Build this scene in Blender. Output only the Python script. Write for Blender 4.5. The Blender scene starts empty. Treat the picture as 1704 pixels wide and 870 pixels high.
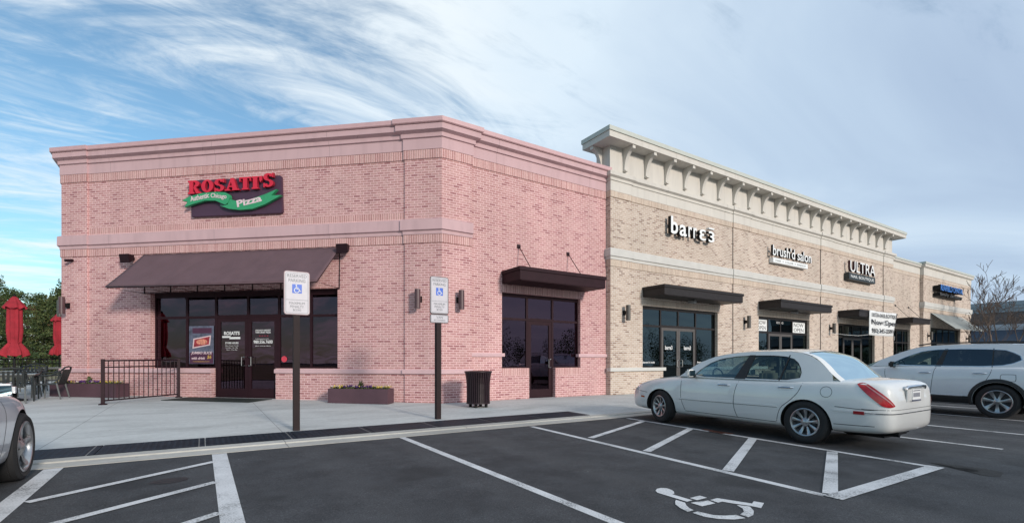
import bpy, bmesh, math, random
from math import sin, cos, pi, radians as rad, hypot, atan2, sqrt
from mathutils import Matrix, Vector
from mathutils.bvhtree import BVHTree
random.seed(7)
S = bpy.context.scene
COL = S.collection

# ------------------------------------------------------------------ camera
H = 1.25
camd = bpy.data.cameras.new('camera')
cam = bpy.data.objects.new('camera', camd); COL.objects.link(cam); S.camera = cam
camd.sensor_width = 36.0; camd.lens = 800.0 / 1704.0 * 36.0
camd.shift_x = 0.0; camd.shift_y = (600.0 - 435.0) / 1704.0
camd.clip_start = 0.1; camd.clip_end = 3000
cam.location = (0, 0, H)
cam.rotation_euler = (rad(90), 0, rad(57.23 - 90))

# ------------------------------------------------------------------ sun, sky
SUN_EL, SUN_AZ = 17.0, 6.0          # azimuth: degrees from -Y towards +X
sdir = Vector((sin(rad(SUN_AZ)) * cos(rad(SUN_EL)), -cos(rad(SUN_AZ)) * cos(rad(SUN_EL)), sin(rad(SUN_EL))))
sl = bpy.data.lights.new('sun', 'SUN'); so = bpy.data.objects.new('sun', sl); COL.objects.link(so)
sl.energy = 2.7; sl.angle = rad(8.0); sl.color = (1.0, 0.90, 0.80)
so.rotation_euler = sdir.to_track_quat('Z', 'Y').to_euler(); so.location = (20, -20, 30)
W = bpy.data.worlds.new('World'); S.world = W; W.use_nodes = True
wn, wl = W.node_tree.nodes, W.node_tree.links
wn.clear()

def N(nt, t, **kw):
    n = nt.nodes.new(t)
    for k, v in kw.items():
        if k.startswith('i_'):
            key = k[2:]
            n.inputs[int(key) if key.isdigit() else key.replace('_', ' ')].default_value = v
        else:
            setattr(n, k, v)
    return n

def lk(nt, a, b): nt.links.new(a, b)

def MATH(nt, op, a, b=None, c=None, clamp=False):
    n = nt.nodes.new('ShaderNodeMath'); n.operation = op; n.use_clamp = clamp
    for i, v in enumerate((a, b, c)):
        if v is None: continue
        if isinstance(v, (int, float)): n.inputs[i].default_value = v
        else: nt.links.new(v, n.inputs[i])
    return n.outputs[0]

def RAMP(nt, fac, stops, interp='LINEAR'):
    r = nt.nodes.new('ShaderNodeValToRGB'); r.color_ramp.interpolation = interp
    while len(r.color_ramp.elements) < len(stops): r.color_ramp.elements.new(0.5)
    for e, (p, c) in zip(r.color_ramp.elements, stops):
        e.position = p; e.color = c if len(c) == 4 else (*c, 1)
    nt.links.new(fac, r.inputs[0]); return r.outputs[0]

def MIX(nt, fac, a, b, blend='MIX'):
    m = nt.nodes.new('ShaderNodeMix'); m.data_type = 'RGBA'; m.blend_type = blend
    for idx, v in ((0, fac), (6, a), (7, b)):
        if isinstance(v, (int, float)): m.inputs[idx].default_value = v
        elif isinstance(v, tuple): m.inputs[idx].default_value = v if len(v) == 4 else (*v, 1)
        else: nt.links.new(v, m.inputs[idx])
    return m.outputs[2]

def build_world():
    nt = W.node_tree
    sky = N(nt, 'ShaderNodeTexSky'); sky.sky_type = 'NISHITA'; sky.sun_disc = False
    sky.sun_elevation = rad(SUN_EL); sky.sun_rotation = rad(180 - SUN_AZ)
    sky.air_density = 1.0; sky.dust_density = 0.6; sky.ozone_density = 1.6
    tc = N(nt, 'ShaderNodeTexCoord')
    sep = N(nt, 'ShaderNodeSeparateXYZ'); lk(nt, tc.outputs['Generated'], sep.inputs[0])
    x, y, z = sep.outputs
    zc = MATH(nt, 'ADD', MATH(nt, 'MAXIMUM', z, 0.0), 0.10)
    px = MATH(nt, 'DIVIDE', x, zc); py = MATH(nt, 'DIVIDE', y, zc)
    def cloud(rot, sx, sy, scale, detail, off, dist=0.0, rough=0.55):
        cv = N(nt, 'ShaderNodeCombineXYZ'); lk(nt, px, cv.inputs[0]); lk(nt, py, cv.inputs[1]); cv.inputs[2].default_value = off
        mp = N(nt, 'ShaderNodeMapping'); mp.inputs['Rotation'].default_value = (0, 0, rad(rot)); mp.inputs['Scale'].default_value = (sx, sy, 1)
        lk(nt, cv.outputs[0], mp.inputs[0])
        no = N(nt, 'ShaderNodeTexNoise'); no.inputs['Scale'].default_value = scale; no.inputs['Detail'].default_value = detail
        no.inputs['Roughness'].default_value = rough; no.inputs['Distortion'].default_value = dist
        lk(nt, mp.outputs[0], no.inputs['Vector']); return no.outputs['Fac']
    streak = cloud(58, 0.50, 1.25, 1.45, 9, 5.7, 1.1, 0.62)
    veil = cloud(20, 0.7, 1.0, 0.55, 5, 8.3, 0.4)
    fine = cloud(48, 0.8, 2.0, 3.6, 9, 1.7, 1.0, 0.66)
    # more cloud towards +X, clear patch above -X+Y
    az = MATH(nt, 'ADD', MATH(nt, 'MULTIPLY', x, 0.74), MATH(nt, 'MULTIPLY', y, -0.30))
    cover = MATH(nt, 'ADD', MATH(nt, 'MULTIPLY', az, 0.85), 0.19)
    m = MATH(nt, 'ADD', MATH(nt, 'MULTIPLY', streak, 2.3), MATH(nt, 'MULTIPLY', fine, 0.95))
    m = MATH(nt, 'ADD', m, MATH(nt, 'MULTIPLY', veil, 0.5))
    m = MATH(nt, 'ADD', MATH(nt, 'SUBTRACT', m, 1.50), cover)
    hz = MATH(nt, 'MULTIPLY', MATH(nt, 'POWER', MATH(nt, 'SUBTRACT', 1.0, MATH(nt, 'MAXIMUM', z, 0.0)), 6.0), 0.48)
    m = MATH(nt, 'ADD', m, hz)
    mask = N(nt, 'ShaderNodeMapRange'); mask.interpolation_type = 'SMOOTHSTEP'
    lk(nt, m, mask.inputs[0]); mask.inputs[1].default_value = 0.05; mask.inputs[2].default_value = 0.88
    mask.inputs[3].default_value = 0.04; mask.inputs[4].default_value = 0.96
    # shade of the cloud: white to blue grey, softer than the edges
    dn = cloud(50, 0.6, 1.2, 0.8, 6, 22.0, 0.7, 0.52)
    dark = MATH(nt, 'ADD', MATH(nt, 'MULTIPLY', dn, 1.6), MATH(nt, 'MULTIPLY', az, 0.95))
    ccol = RAMP(nt, MATH(nt, 'SUBTRACT', dark, 0.62, clamp=True), [(0.0, (6.0, 6.5, 6.8)), (0.35, (5.0, 5.85, 6.6)), (0.70, (3.6, 4.5, 5.6)), (1.0, (2.9, 3.7, 4.9))])
    blue = MIX(nt, 1.0, sky.outputs[0], (SKY_TINT[0], SKY_TINT[1], SKY_TINT[2]), 'MULTIPLY')
    c = MIX(nt, mask.outputs[0], blue, ccol)
    bg = N(nt, 'ShaderNodeBackground'); bg.inputs[1].default_value = 0.14
    lk(nt, c, bg.inputs[0])
    out = N(nt, 'ShaderNodeOutputWorld'); lk(nt, bg.outputs[0], out.inputs[0])
SKY_TINT = (0.80, 1.06, 1.10)
build_world()
S.view_settings.view_transform = 'Standard'; S.view_settings.look = 'None'
S.view_settings.exposure = 0.13; S.view_settings.gamma = 1.0; S.view_settings.use_curve_mapping = False
S.render.engine = 'CYCLES'
S.cycles.max_bounces = 8; S.cycles.transparent_max_bounces = 12

# ------------------------------------------------------------------ materials
MATS = {}
def base_mat(name):
    m = bpy.data.materials.new(name); m.use_nodes = True
    nt = m.node_tree; b = nt.nodes['Principled BSDF']; return m, nt, b

def plain(name, col, rough=0.6, metal=0.0, var=0.12, scale=6.0, bump=0.0, bscale=60.0, coat=0.0, spec=0.5, emit=None, streak=False):
    """procedural paint/metal/plastic: base colour with uneven wear and optional grain"""
    if name in MATS: return MATS[name]
    m, nt, b = base_mat(name)
    tc = N(nt, 'ShaderNodeTexCoord')
    vec = tc.outputs['Object']
    if streak:
        mp = N(nt, 'ShaderNodeMapping'); mp.inputs['Scale'].default_value = (1, 1, 0.12); lk(nt, vec, mp.inputs[0]); vec = mp.outputs[0]
    no = N(nt, 'ShaderNodeTexNoise'); no.inputs['Scale'].default_value = scale; no.inputs['Detail'].default_value = 6; no.inputs['Roughness'].default_value = 0.6
    lk(nt, vec, no.inputs['Vector'])
    lo = tuple(max(0, c * (1 - var)) for c in col); hi = tuple(min(1, c * (1 + var)) for c in col)
    c_ = RAMP(nt, no.outputs['Fac'], [(0.3, lo), (0.7, hi)])
    if streak:
        uv = N(nt, 'ShaderNodeUVMap'); su = N(nt, 'ShaderNodeSeparateXYZ'); lk(nt, uv.outputs[0], su.inputs[0])
        fr_ = MATH(nt, 'FRACT', MATH(nt, 'DIVIDE', su.outputs[0], 3.66)); c_ = MIX(nt, MATH(nt, 'MULTIPLY', MATH(nt, 'LESS_THAN', fr_, 0.0030), 0.55), c_, tuple(x * 0.3 for x in col))
        m9 = N(nt, 'ShaderNodeMapping'); m9.inputs['Scale'].default_value = (2.2, 0.35, 1); lk(nt, uv.outputs[0], m9.inputs[0])
        n9 = N(nt, 'ShaderNodeTexNoise'); n9.inputs['Scale'].default_value = 2.0; n9.inputs['Detail'].default_value = 6; lk(nt, m9.outputs[0], n9.inputs['Vector'])
        c_ = MIX(nt, MATH(nt, 'MULTIPLY', RAMP(nt, n9.outputs['Fac'], [(0.5, (0, 0, 0)), (0.72, (1, 1, 1))]), 0.35), c_, tuple(x * 0.72 for x in col))
    lk(nt, c_, b.inputs['Base Color'])
    b.inputs['Roughness'].default_value = rough; b.inputs['Metallic'].default_value = metal
    b.inputs['Specular IOR Level'].default_value = spec
    if coat: b.inputs['Coat Weight'].default_value = coat; b.inputs['Coat Roughness'].default_value = 0.03
    if bump:
        n2 = N(nt, 'ShaderNodeTexNoise'); n2.inputs['Scale'].default_value = bscale; n2.inputs['Detail'].default_value = 4; lk(nt, tc.outputs['Object'], n2.inputs['Vector'])
        bp = N(nt, 'ShaderNodeBump'); bp.inputs['Strength'].default_value = bump; bp.inputs['Distance'].default_value = 0.01
        lk(nt, n2.outputs['Fac'], bp.inputs['Height']); lk(nt, bp.outputs[0], b.inputs['Normal'])
    if emit:
        b.inputs['Emission Color'].default_value = (*emit[0], 1); b.inputs['Emission Strength'].default_value = emit[1]
    MATS[name] = m; return m

def brick(name, cols, mortar, w=0.203, h=0.0677, mt=0.015, soldier=False, stain=0.18, tint=(1, 1, 1)):
    if name in MATS: return MATS[name]
    m, nt, b = base_mat(name)
    uv = N(nt, 'ShaderNodeUVMap'); sp = N(nt, 'ShaderNodeSeparateXYZ'); lk(nt, uv.outputs[0], sp.inputs[0])
    u, v = sp.outputs[0], sp.outputs[1]
    vr = MATH(nt, 'DIVIDE', v, h); row = MATH(nt, 'FLOOR', vr)
    if soldier: uo = MATH(nt, 'DIVIDE', u, w)
    else:
        uo = MATH(nt, 'ADD', MATH(nt, 'DIVIDE', u, w), MATH(nt, 'MULTIPLY', MATH(nt, 'FLOORED_MODULO', row, 2.0), 0.5))
    colm = MATH(nt, 'FLOOR', uo)
    fu, fv = MATH(nt, 'FRACT', uo), MATH(nt, 'FRACT', vr)
    cv = N(nt, 'ShaderNodeCombineXYZ'); lk(nt, colm, cv.inputs[0]); lk(nt, row, cv.inputs[1])
    wn_ = N(nt, 'ShaderNodeTexWhiteNoise'); wn_.noise_dimensions = '2D'; lk(nt, cv.outputs[0], wn_.inputs['Vector'])
    st = [(i / len(cols), c) for i, c in enumerate(cols)]
    bc = RAMP(nt, wn_.outputs['Value'], st, 'CONSTANT')
    tc = N(nt, 'ShaderNodeTexCoord')
    n1 = N(nt, 'ShaderNodeTexNoise'); n1.inputs['Scale'].default_value = 28; n1.inputs['Detail'].default_value = 5; lk(nt, tc.outputs['Object'], n1.inputs['Vector'])
    bc = MIX(nt, 0.5, bc, RAMP(nt, n1.outputs['Fac'], [(0.3, (0.62, 0.60, 0.58)), (0.7, (1.28, 1.28, 1.28))]), 'MULTIPLY')
    # ragged mortar joints
    n3 = N(nt, 'ShaderNodeTexNoise'); n3.inputs['Scale'].default_value = 40; lk(nt, tc.outputs['Object'], n3.inputs['Vector'])
    jit = MATH(nt, 'MULTIPLY', MATH(nt, 'SUBTRACT', n3.outputs['Fac'], 0.5), mt * 0.9)
    du = MATH(nt, 'MULTIPLY', MATH(nt, 'MINIMUM', fu, MATH(nt, 'SUBTRACT', 1.0, fu)), w)
    dv = MATH(nt, 'MULTIPLY', MATH(nt, 'MINIMUM', fv, MATH(nt, 'SUBTRACT', 1.0, fv)), h)
    dm = MATH(nt, 'ADD', MATH(nt, 'MINIMUM', du, dv), jit)
    mr = N(nt, 'ShaderNodeMapRange'); lk(nt, dm, mr.inputs[0]); mr.inputs[1].default_value = mt * 0.35; mr.inputs[2].default_value = mt * 0.75
    col = MIX(nt, mr.outputs[0], mortar, bc)
    # broad weathering, vertical streaks
    mp = N(nt, 'ShaderNodeMapping'); mp.inputs['Scale'].default_value = (0.8, 0.8, 0.25); lk(nt, tc.outputs['Object'], mp.inputs[0])
    n2 = N(nt, 'ShaderNodeTexNoise'); n2.inputs['Scale'].default_value = 1.2; n2.inputs['Detail'].default_value = 5; lk(nt, mp.outputs[0], n2.inputs['Vector'])
    col = MIX(nt, 1.0, col, RAMP(nt, n2.outputs['Fac'], [(0.3, (1 - stain, 1 - stain, 1 - stain * 1.1)), (0.7, (1.08, 1.07, 1.06))]), 'MULTIPLY')
    col = MIX(nt, 1.0, col, tint, 'MULTIPLY')
    lk(nt, col, b.inputs['Base Color']); b.inputs['Roughness'].default_value = 0.88
    bp = N(nt, 'ShaderNodeBump'); bp.inputs['Strength'].default_value = 0.7; bp.inputs['Distance'].default_value = 0.008
    hh = MATH(nt, 'ADD', mr.outputs[0], MATH(nt, 'MULTIPLY', n1.outputs['Fac'], 0.35))
    lk(nt, hh, bp.inputs['Height']); lk(nt, bp.outputs[0], b.inputs['Normal'])
    MATS[name] = m; return m

def glass(name, trans=(0.3, 0.32, 0.33), refl=(0.9, 0.95, 1.0), base=0.10, rough=0.0):
    if name in MATS: return MATS[name]
    m = bpy.data.materials.new(name); m.use_nodes = True; nt = m.node_tree; nt.nodes.clear()
    t = N(nt, 'ShaderNodeBsdfTransparent'); t.inputs[0].default_value = (*trans, 1)
    g = N(nt, 'ShaderNodeBsdfGlossy'); g.inputs['Color'].default_value = (*refl, 1); g.inputs['Roughness'].default_value = rough
    tc = N(nt, 'ShaderNodeTexCoord'); no = N(nt, 'ShaderNodeTexNoise'); no.inputs['Scale'].default_value = 0.9; lk(nt, tc.outputs['Object'], no.inputs['Vector'])
    bp = N(nt, 'ShaderNodeBump'); bp.inputs['Strength'].default_value = 0.05; bp.inputs['Distance'].default_value = 0.05
    lk(nt, no.outputs['Fac'], bp.inputs['Height']); lk(nt, bp.outputs[0], g.inputs['Normal'])
    fr = N(nt, 'ShaderNodeFresnel'); fr.inputs[0].default_value = 1.5
    f = MATH(nt, 'ADD', MATH(nt, 'MULTIPLY', fr.outputs[0], 1.1 if 'car' in name else 1.6), base, clamp=True)
    mx = N(nt, 'ShaderNodeMixShader'); lk(nt, f, mx.inputs[0]); lk(nt, t.outputs[0], mx.inputs[1]); lk(nt, g.outputs[0], mx.inputs[2])
    o = N(nt, 'ShaderNodeOutputMaterial'); lk(nt, mx.outputs[0], o.inputs[0])
    MATS[name] = m; return m

def asphalt_mat():
    m, nt, b = base_mat('asphalt')
    tc = N(nt, 'ShaderNodeTexCoord'); V = tc.outputs['Object']
    def no(sc, d=6, r=0.6, off=None):
        n = N(nt, 'ShaderNodeTexNoise'); n.inputs['Scale'].default_value = sc; n.inputs['Detail'].default_value = d; n.inputs['Roughness'].default_value = r
        if off:
            mp = N(nt, 'ShaderNodeMapping'); mp.inputs['Location'].default_value = off; lk(nt, V, mp.inputs[0]); lk(nt, mp.outputs[0], n.inputs['Vector'])
        else: lk(nt, V, n.inputs['Vector'])
        return n.outputs['Fac']
    big = no(0.35, 7, 0.65); mid = no(2.3, 8, 0.7, (3, 5, 0)); grain = no(75, 4, 0.75)
    c = RAMP(nt, big, [(0.3, (0.041, 0.044, 0.049)), (0.55, (0.055, 0.058, 0.063)), (0.75, (0.072, 0.075, 0.079))])
    c = MIX(nt, 0.8, c, RAMP(nt, mid, [(0.3, (0.58, 0.58, 0.59)), (0.5, (1.0, 1.0, 1.0)), (0.7, (1.4, 1.4, 1.4))]), 'MULTIPLY')
    # tyre-polished lanes down the stalls, hairline cracks
    sp_ = N(nt, 'ShaderNodeSeparateXYZ'); lk(nt, V, sp_.inputs[0])
    wav = MATH(nt, 'SINE', MATH(nt, 'MULTIPLY', MATH(nt, 'ADD', sp_.outputs[0], MATH(nt, 'MULTIPLY', mid, 0.5)), 2 * pi / 2.5 * 2))
    c = MIX(nt, MATH(nt, 'MULTIPLY', MATH(nt, 'MAXIMUM', wav, 0.0), 0.22), c, (0.10, 0.102, 0.106))
    for sc_, wd_, of_ in ((0.33, 0.006, (1, 3, 0)), (1.1, 0.010, (7, 2, 0))):
        wp = N(nt, 'ShaderNodeVectorMath'); wp.operation = 'ADD'; ns_ = N(nt, 'ShaderNodeTexNoise'); ns_.inputs['Scale'].default_value = 1.7; ns_.inputs['Detail'].default_value = 5; lk(nt, V, ns_.inputs['Vector'])
        lk(nt, V, wp.inputs[0]); lk(nt, ns_.outputs['Color'], wp.inputs[1])
        vv = N(nt, 'ShaderNodeTexVoronoi'); vv.feature = 'DISTANCE_TO_EDGE'; vv.inputs['Scale'].default_value = sc_; mo = N(nt, 'ShaderNodeMapping'); mo.inputs['Location'].default_value = of_; lk(nt, wp.outputs[0], mo.inputs[0]); lk(nt, mo.outputs[0], vv.inputs['Vector'])
        ck = MATH(nt, 'MULTIPLY', MATH(nt, 'LESS_THAN', vv.outputs['Distance'], wd_ * 0.6 * (1 if sc_ > 1 else .5)), MATH(nt, 'GREATER_THAN', big, 0.52 if sc_ < 1 else 0.60))
        c = MIX(nt, MATH(nt, 'MULTIPLY', ck, 0.55), c, (0.02, 0.02, 0.021))
    c = MIX(nt, 0.9, c, RAMP(nt, grain, [(0.35, (0.55, 0.55, 0.56)), (0.60, (1.3, 1.3, 1.3)), (0.70, (2.9, 2.9, 2.9))]), 'MULTIPLY')
    vo = N(nt, 'ShaderNodeTexVoronoi'); vo.inputs['Scale'].default_value = 2.2; lk(nt, V, vo.inputs['Vector'])
    spk = MATH(nt, 'LESS_THAN', vo.outputs['Distance'], 0.018)
    c = MIX(nt, MATH(nt, 'MULTIPLY', spk, 0.7), c, (0.33, 0.33, 0.32))
    # oil / patch marks
    st = no(0.9, 3, 0.5, (11, 2, 0))
    c = MIX(nt, MATH(nt, 'MULTIPLY', RAMP(nt, st, [(0.60, (0, 0, 0)), (0.70, (1, 1, 1))]), 0.6), c, (0.022, 0.024, 0.026))
    lk(nt, c, b.inputs['Base Color']); b.inputs['Roughness'].default_value = 0.86; b.inputs['Specular IOR Level'].default_value = 0.35
    bp = N(nt, 'ShaderNodeBump'); bp.inputs['Strength'].default_value = 0.55; bp.inputs['Distance'].default_value = 0.006
    lk(nt, grain, bp.inputs['Height']); lk(nt, bp.outputs[0], b.inputs['Normal'])
    MATS['asphalt'] = m; return m

def concrete_mat(name, col, stain=0.25, joints=None, dark=(0.5, 0.5, 0.5)):
    if name in MATS: return MATS[name]
    m, nt, b = base_mat(name)
    tc = N(nt, 'ShaderNodeTexCoord'); V = tc.outputs['Object']
    n1 = N(nt, 'ShaderNodeTexNoise'); n1.inputs['Scale'].default_value = 0.8; n1.inputs['Detail'].default_value = 9; n1.inputs['Roughness'].default_value = 0.62; n1.inputs['Distortion'].default_value = 0.6
    mp = N(nt, 'ShaderNodeMapping'); mp.inputs['Scale'].default_value = (0.55, 1.2, 1); lk(nt, V, mp.inputs[0]); lk(nt, mp.outputs[0], n1.inputs['Vector'])
    n2 = N(nt, 'ShaderNodeTexNoise'); n2.inputs['Scale'].default_value = 14; n2.inputs['Detail'].default_value = 6; lk(nt, V, n2.inputs['Vector'])
    lo = tuple(c * (1 - stain) for c in col); hi = tuple(min(1, c * (1 + stain * 0.5)) for c in col)
    c = RAMP(nt, n1.outputs['Fac'], [(0.28, lo), (0.5, col), (0.72, hi)])
    c = MIX(nt, 0.35, c, RAMP(nt, n2.outputs['Fac'], [(0.3, (0.75, 0.75, 0.74)), (0.7, (1.15, 1.15, 1.15))]), 'MULTIPLY')
    n4 = N(nt, 'ShaderNodeTexNoise'); n4.inputs['Scale'].default_value = 0.45; n4.inputs['Detail'].default_value = 4
    m4 = N(nt, 'ShaderNodeMapping'); m4.inputs['Location'].default_value = (4, 9, 0); lk(nt, V, m4.inputs[0]); lk(nt, m4.outputs[0], n4.inputs['Vector'])
    c = MIX(nt, MATH(nt, 'MULTIPLY', RAMP(nt, n4.outputs['Fac'], [(0.55, (0, 0, 0)), (0.70, (1, 1, 1))]), 0.45), c, tuple(x * y for x, y in zip(col, dark)))
    vg = N(nt, 'ShaderNodeTexVoronoi'); vg.inputs['Scale'].default_value = 1.9; lk(nt, V, vg.inputs['Vector'])
    c = MIX(nt, MATH(nt, 'MULTIPLY', MATH(nt, 'LESS_THAN', vg.outputs['Distance'], 0.035), 0.55), c, (0.12, 0.12, 0.12))
    n5 = N(nt, 'ShaderNodeTexNoise'); n5.inputs['Scale'].default_value = 2.6; n5.inputs['Detail'].default_value = 9; n5.inputs['Roughness'].default_value = 0.7; m5 = N(nt, 'ShaderNodeMapping'); m5.inputs['Scale'].default_value = (0.35, 1.0, 1); m5.inputs['Rotation'].default_value = (0, 0, 0.15); lk(nt, V, m5.inputs[0]); lk(nt, m5.outputs[0], n5.inputs['Vector'])
    c = MIX(nt, MATH(nt, 'MULTIPLY', RAMP(nt, n5.outputs['Fac'], [(0.56, (0, 0, 0)), (0.70, (1, 1, 1))]), 0.40), c, tuple(x * 0.55 for x in col))
    if joints:
        sp = N(nt, 'ShaderNodeSeparateXYZ'); lk(nt, V, sp.inputs[0])
        jm = None
        for ax, per, off, wd in joints:
            f = MATH(nt, 'FRACT', MATH(nt, 'DIVIDE', MATH(nt, 'ADD', sp.outputs[ax], off), per))
            d = MATH(nt, 'MULTIPLY', MATH(nt, 'MINIMUM', f, MATH(nt, 'SUBTRACT', 1.0, f)), per)
            e = MATH(nt, 'LESS_THAN', d, wd)
            jm = e if jm is None else MATH(nt, 'MAXIMUM', jm, e)
        c = MIX(nt, MATH(nt, 'MULTIPLY', jm, 0.6), c, (0.10, 0.10, 0.10))
    lk(nt, c, b.inputs['Base Color']); b.inputs['Roughness'].default_value = 0.9
    bp = N(nt, 'ShaderNodeBump'); bp.inputs['Strength'].default_value = 0.3; bp.inputs['Distance'].default_value = 0.004
    lk(nt, n2.outputs['Fac'], bp.inputs['Height']); lk(nt, bp.outputs[0], b.inputs['Normal'])
    MATS[name] = m; return m

def paintline_mat():
    m, nt, b = base_mat('road_paint')
    tc = N(nt, 'ShaderNodeTexCoord'); V = tc.outputs['Object']
    n1 = N(nt, 'ShaderNodeTexNoise'); n1.inputs['Scale'].default_value = 70; n1.inputs['Detail'].default_value = 5; lk(nt, V, n1.inputs['Vector'])
    n2 = N(nt, 'ShaderNodeTexNoise'); n2.inputs['Scale'].default_value = 2.5; n2.inputs['Detail'].default_value = 6; lk(nt, V, n2.inputs['Vector'])
    s = MATH(nt, 'ADD', MATH(nt, 'MULTIPLY', n1.outputs['Fac'], 0.6), MATH(nt, 'MULTIPLY', n2.outputs['Fac'], 0.6))
    c = RAMP(nt, s, [(0.43, (0.09, 0.092, 0.097)), (0.49, (0.42, 0.43, 0.435)), (0.60, (0.62, 0.63, 0.64)), (0.78, (0.74, 0.75, 0.76))])
    lk(nt, c, b.inputs['Base Color']); b.inputs['Roughness'].default_value = 0.75
    MATS['road_paint'] = m; return m

def tactile_mat():
    m, nt, b = base_mat('tactile')
    tc = N(nt, 'ShaderNodeTexCoord'); V = tc.outputs['Object']
    sp = N(nt, 'ShaderNodeSeparateXYZ'); lk(nt, V, sp.inputs[0])
    P = 0.075
    fx = MATH(nt, 'SUBTRACT', MATH(nt, 'FRACT', MATH(nt, 'DIVIDE', sp.outputs[0], P)), 0.5)
    fy = MATH(nt, 'SUBTRACT', MATH(nt, 'FRACT', MATH(nt, 'DIVIDE', sp.outputs[1], P)), 0.5)
    d = MATH(nt, 'SQRT', MATH(nt, 'ADD', MATH(nt, 'MULTIPLY', fx, fx), MATH(nt, 'MULTIPLY', fy, fy)))
    mr = N(nt, 'ShaderNodeMapRange'); lk(nt, d, mr.inputs[0]); mr.inputs[1].default_value = 0.34; mr.inputs[2].default_value = 0.22
    n1 = N(nt, 'ShaderNodeTexNoise'); n1.inputs['Scale'].default_value = 3; n1.inputs['Detail'].default_value = 7; lk(nt, V, n1.inputs['Vector'])
    c = MIX(nt, mr.outputs[0], (0.013, 0.020, 0.029), (0.028, 0.038, 0.052)); b.inputs['Specular IOR Level'].default_value = 0.15
    c = MIX(nt, 0.7, c, RAMP(nt, n1.outputs['Fac'], [(0.3, (0.6, 0.6, 0.6)), (0.7, (1.5, 1.5, 1.5))]), 'MULTIPLY')
    f = MATH(nt, 'FRACT', MATH(nt, 'DIVIDE', MATH(nt, 'ADD', sp.outputs[0], 0.05), 1.22))
    e = MATH(nt, 'LESS_THAN', f, 0.012)
    c = MIX(nt, MATH(nt, 'MULTIPLY', e, 0.8), c, (0.22, 0.22, 0.21))
    lk(nt, c, b.inputs['Base Color']); b.inputs['Roughness'].default_value = 0.6
    bp = N(nt, 'ShaderNodeBump'); bp.inputs['Strength'].default_value = 1.0; bp.inputs['Distance'].default_value = 0.006
    lk(nt, mr.outputs[0], bp.inputs['Height']); lk(nt, bp.outputs[0], b.inputs['Normal'])
    MATS['tactile'] = m; return m

def leaf_mat(name, c1, c2, c3):
    if name in MATS: return MATS[name]
    m, nt, b = base_mat(name)
    g = N(nt, 'ShaderNodeNewGeometry')
    n = N(nt, 'ShaderNodeTexNoise'); n.inputs['Scale'].default_value = 0.6; n.inputs['Detail'].default_value = 4; lk(nt, g.outputs['Position'], n.inputs['Vector'])
    f = MATH(nt, 'ADD', MATH(nt, 'MULTIPLY', g.outputs['Random Per Island'], 0.5), MATH(nt, 'MULTIPLY', n.outputs['Fac'], 0.5))
    lk(nt, RAMP(nt, f, [(0.25, c1), (0.5, c2), (0.75, c3)]), b.inputs['Base Color']); b.inputs['Roughness'].default_value = 0.7
    b.inputs['Specular IOR Level'].default_value = 0.25
    MATS[name] = m; return m

def grass_mat():
    m, nt, b = base_mat('dry_grass')
    tc = N(nt, 'ShaderNodeTexCoord'); V = tc.outputs['Object']
    n1 = N(nt, 'ShaderNodeTexNoise'); n1.inputs['Scale'].default_value = 0.25; n1.inputs['Detail'].default_value = 8; lk(nt, V, n1.inputs['Vector'])
    n2 = N(nt, 'ShaderNodeTexNoise'); n2.inputs['Scale'].default_value = 9; n2.inputs['Detail'].default_value = 5; lk(nt, V, n2.inputs['Vector'])
    c = RAMP(nt, n1.outputs['Fac'], [(0.35, (0.12, 0.13, 0.045)), (0.5, (0.20, 0.17, 0.09)), (0.65, (0.26, 0.21, 0.13))])
    c = MIX(nt, 0.6, c, RAMP(nt, n2.outputs['Fac'], [(0.3, (0.5, 0.5, 0.5)), (0.7, (1.3, 1.3, 1.3))]), 'MULTIPLY')
    lk(nt, c, b.inputs['Base Color']); b.inputs['Roughness'].default_value = 0.95
    MATS['dry_grass'] = m; return m

PINK_T = (1.0, 1.0, 1.0)
M_pb = brick('pink_brick', [(0.487, 0.262, 0.257), (0.523, 0.296, 0.288), (0.453, 0.228, 0.226), (0.546, 0.323, 0.312), (0.495, 0.268, 0.260), (0.343, 0.152, 0.157), (0.512, 0.285, 0.278), (0.540, 0.318, 0.305), (0.470, 0.247, 0.243), (0.534, 0.308, 0.293), (0.500, 0.274, 0.266), (0.436, 0.216, 0.219)], (0.802, 0.546, 0.553), stain=0.12)
M_ps = brick('pink_soldier_brick', [(0.505, 0.288, 0.272), (0.541, 0.321, 0.306), (0.459, 0.242, 0.232), (0.552, 0.337, 0.316), (0.494, 0.276, 0.264)], (0.802, 0.536, 0.532), w=0.0677, h=0.40, soldier=True, stain=0.12)
M_tb = brick('tan_brick', [(0.491, 0.388, 0.312), (0.533, 0.433, 0.352), (0.440, 0.334, 0.264), (0.555, 0.456, 0.375), (0.510, 0.405, 0.328), (0.298, 0.209, 0.161), (0.522, 0.421, 0.341), (0.555, 0.456, 0.375), (0.470, 0.365, 0.290), (0.545, 0.444, 0.363), (0.503, 0.400, 0.323), (0.379, 0.273, 0.214)], (0.688, 0.625, 0.581), stain=0.12)
M_ts = brick('tan_soldier_brick', [(0.525, 0.415, 0.324), (0.569, 0.462, 0.370), (0.478, 0.365, 0.285), (0.558, 0.450, 0.358)], (0.669, 0.605, 0.551), w=0.0677, h=0.40, soldier=True, stain=0.12)
M_db = brick('dark_brick', [(0.13, 0.10, 0.10), (0.18, 0.14, 0.13), (0.10, 0.08, 0.08), (0.16, 0.12, 0.12)], (0.17, 0.16, 0.16))
M_pt = plain('pink_stucco', (0.55, 0.37, 0.385), 0.85, var=0.05, scale=1.5, bump=0.15, bscale=120, streak=True)
M_psill = plain('pink_cast_stone', (0.58, 0.39, 0.405), 0.8, var=0.06, scale=3, bump=0.1)
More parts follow.
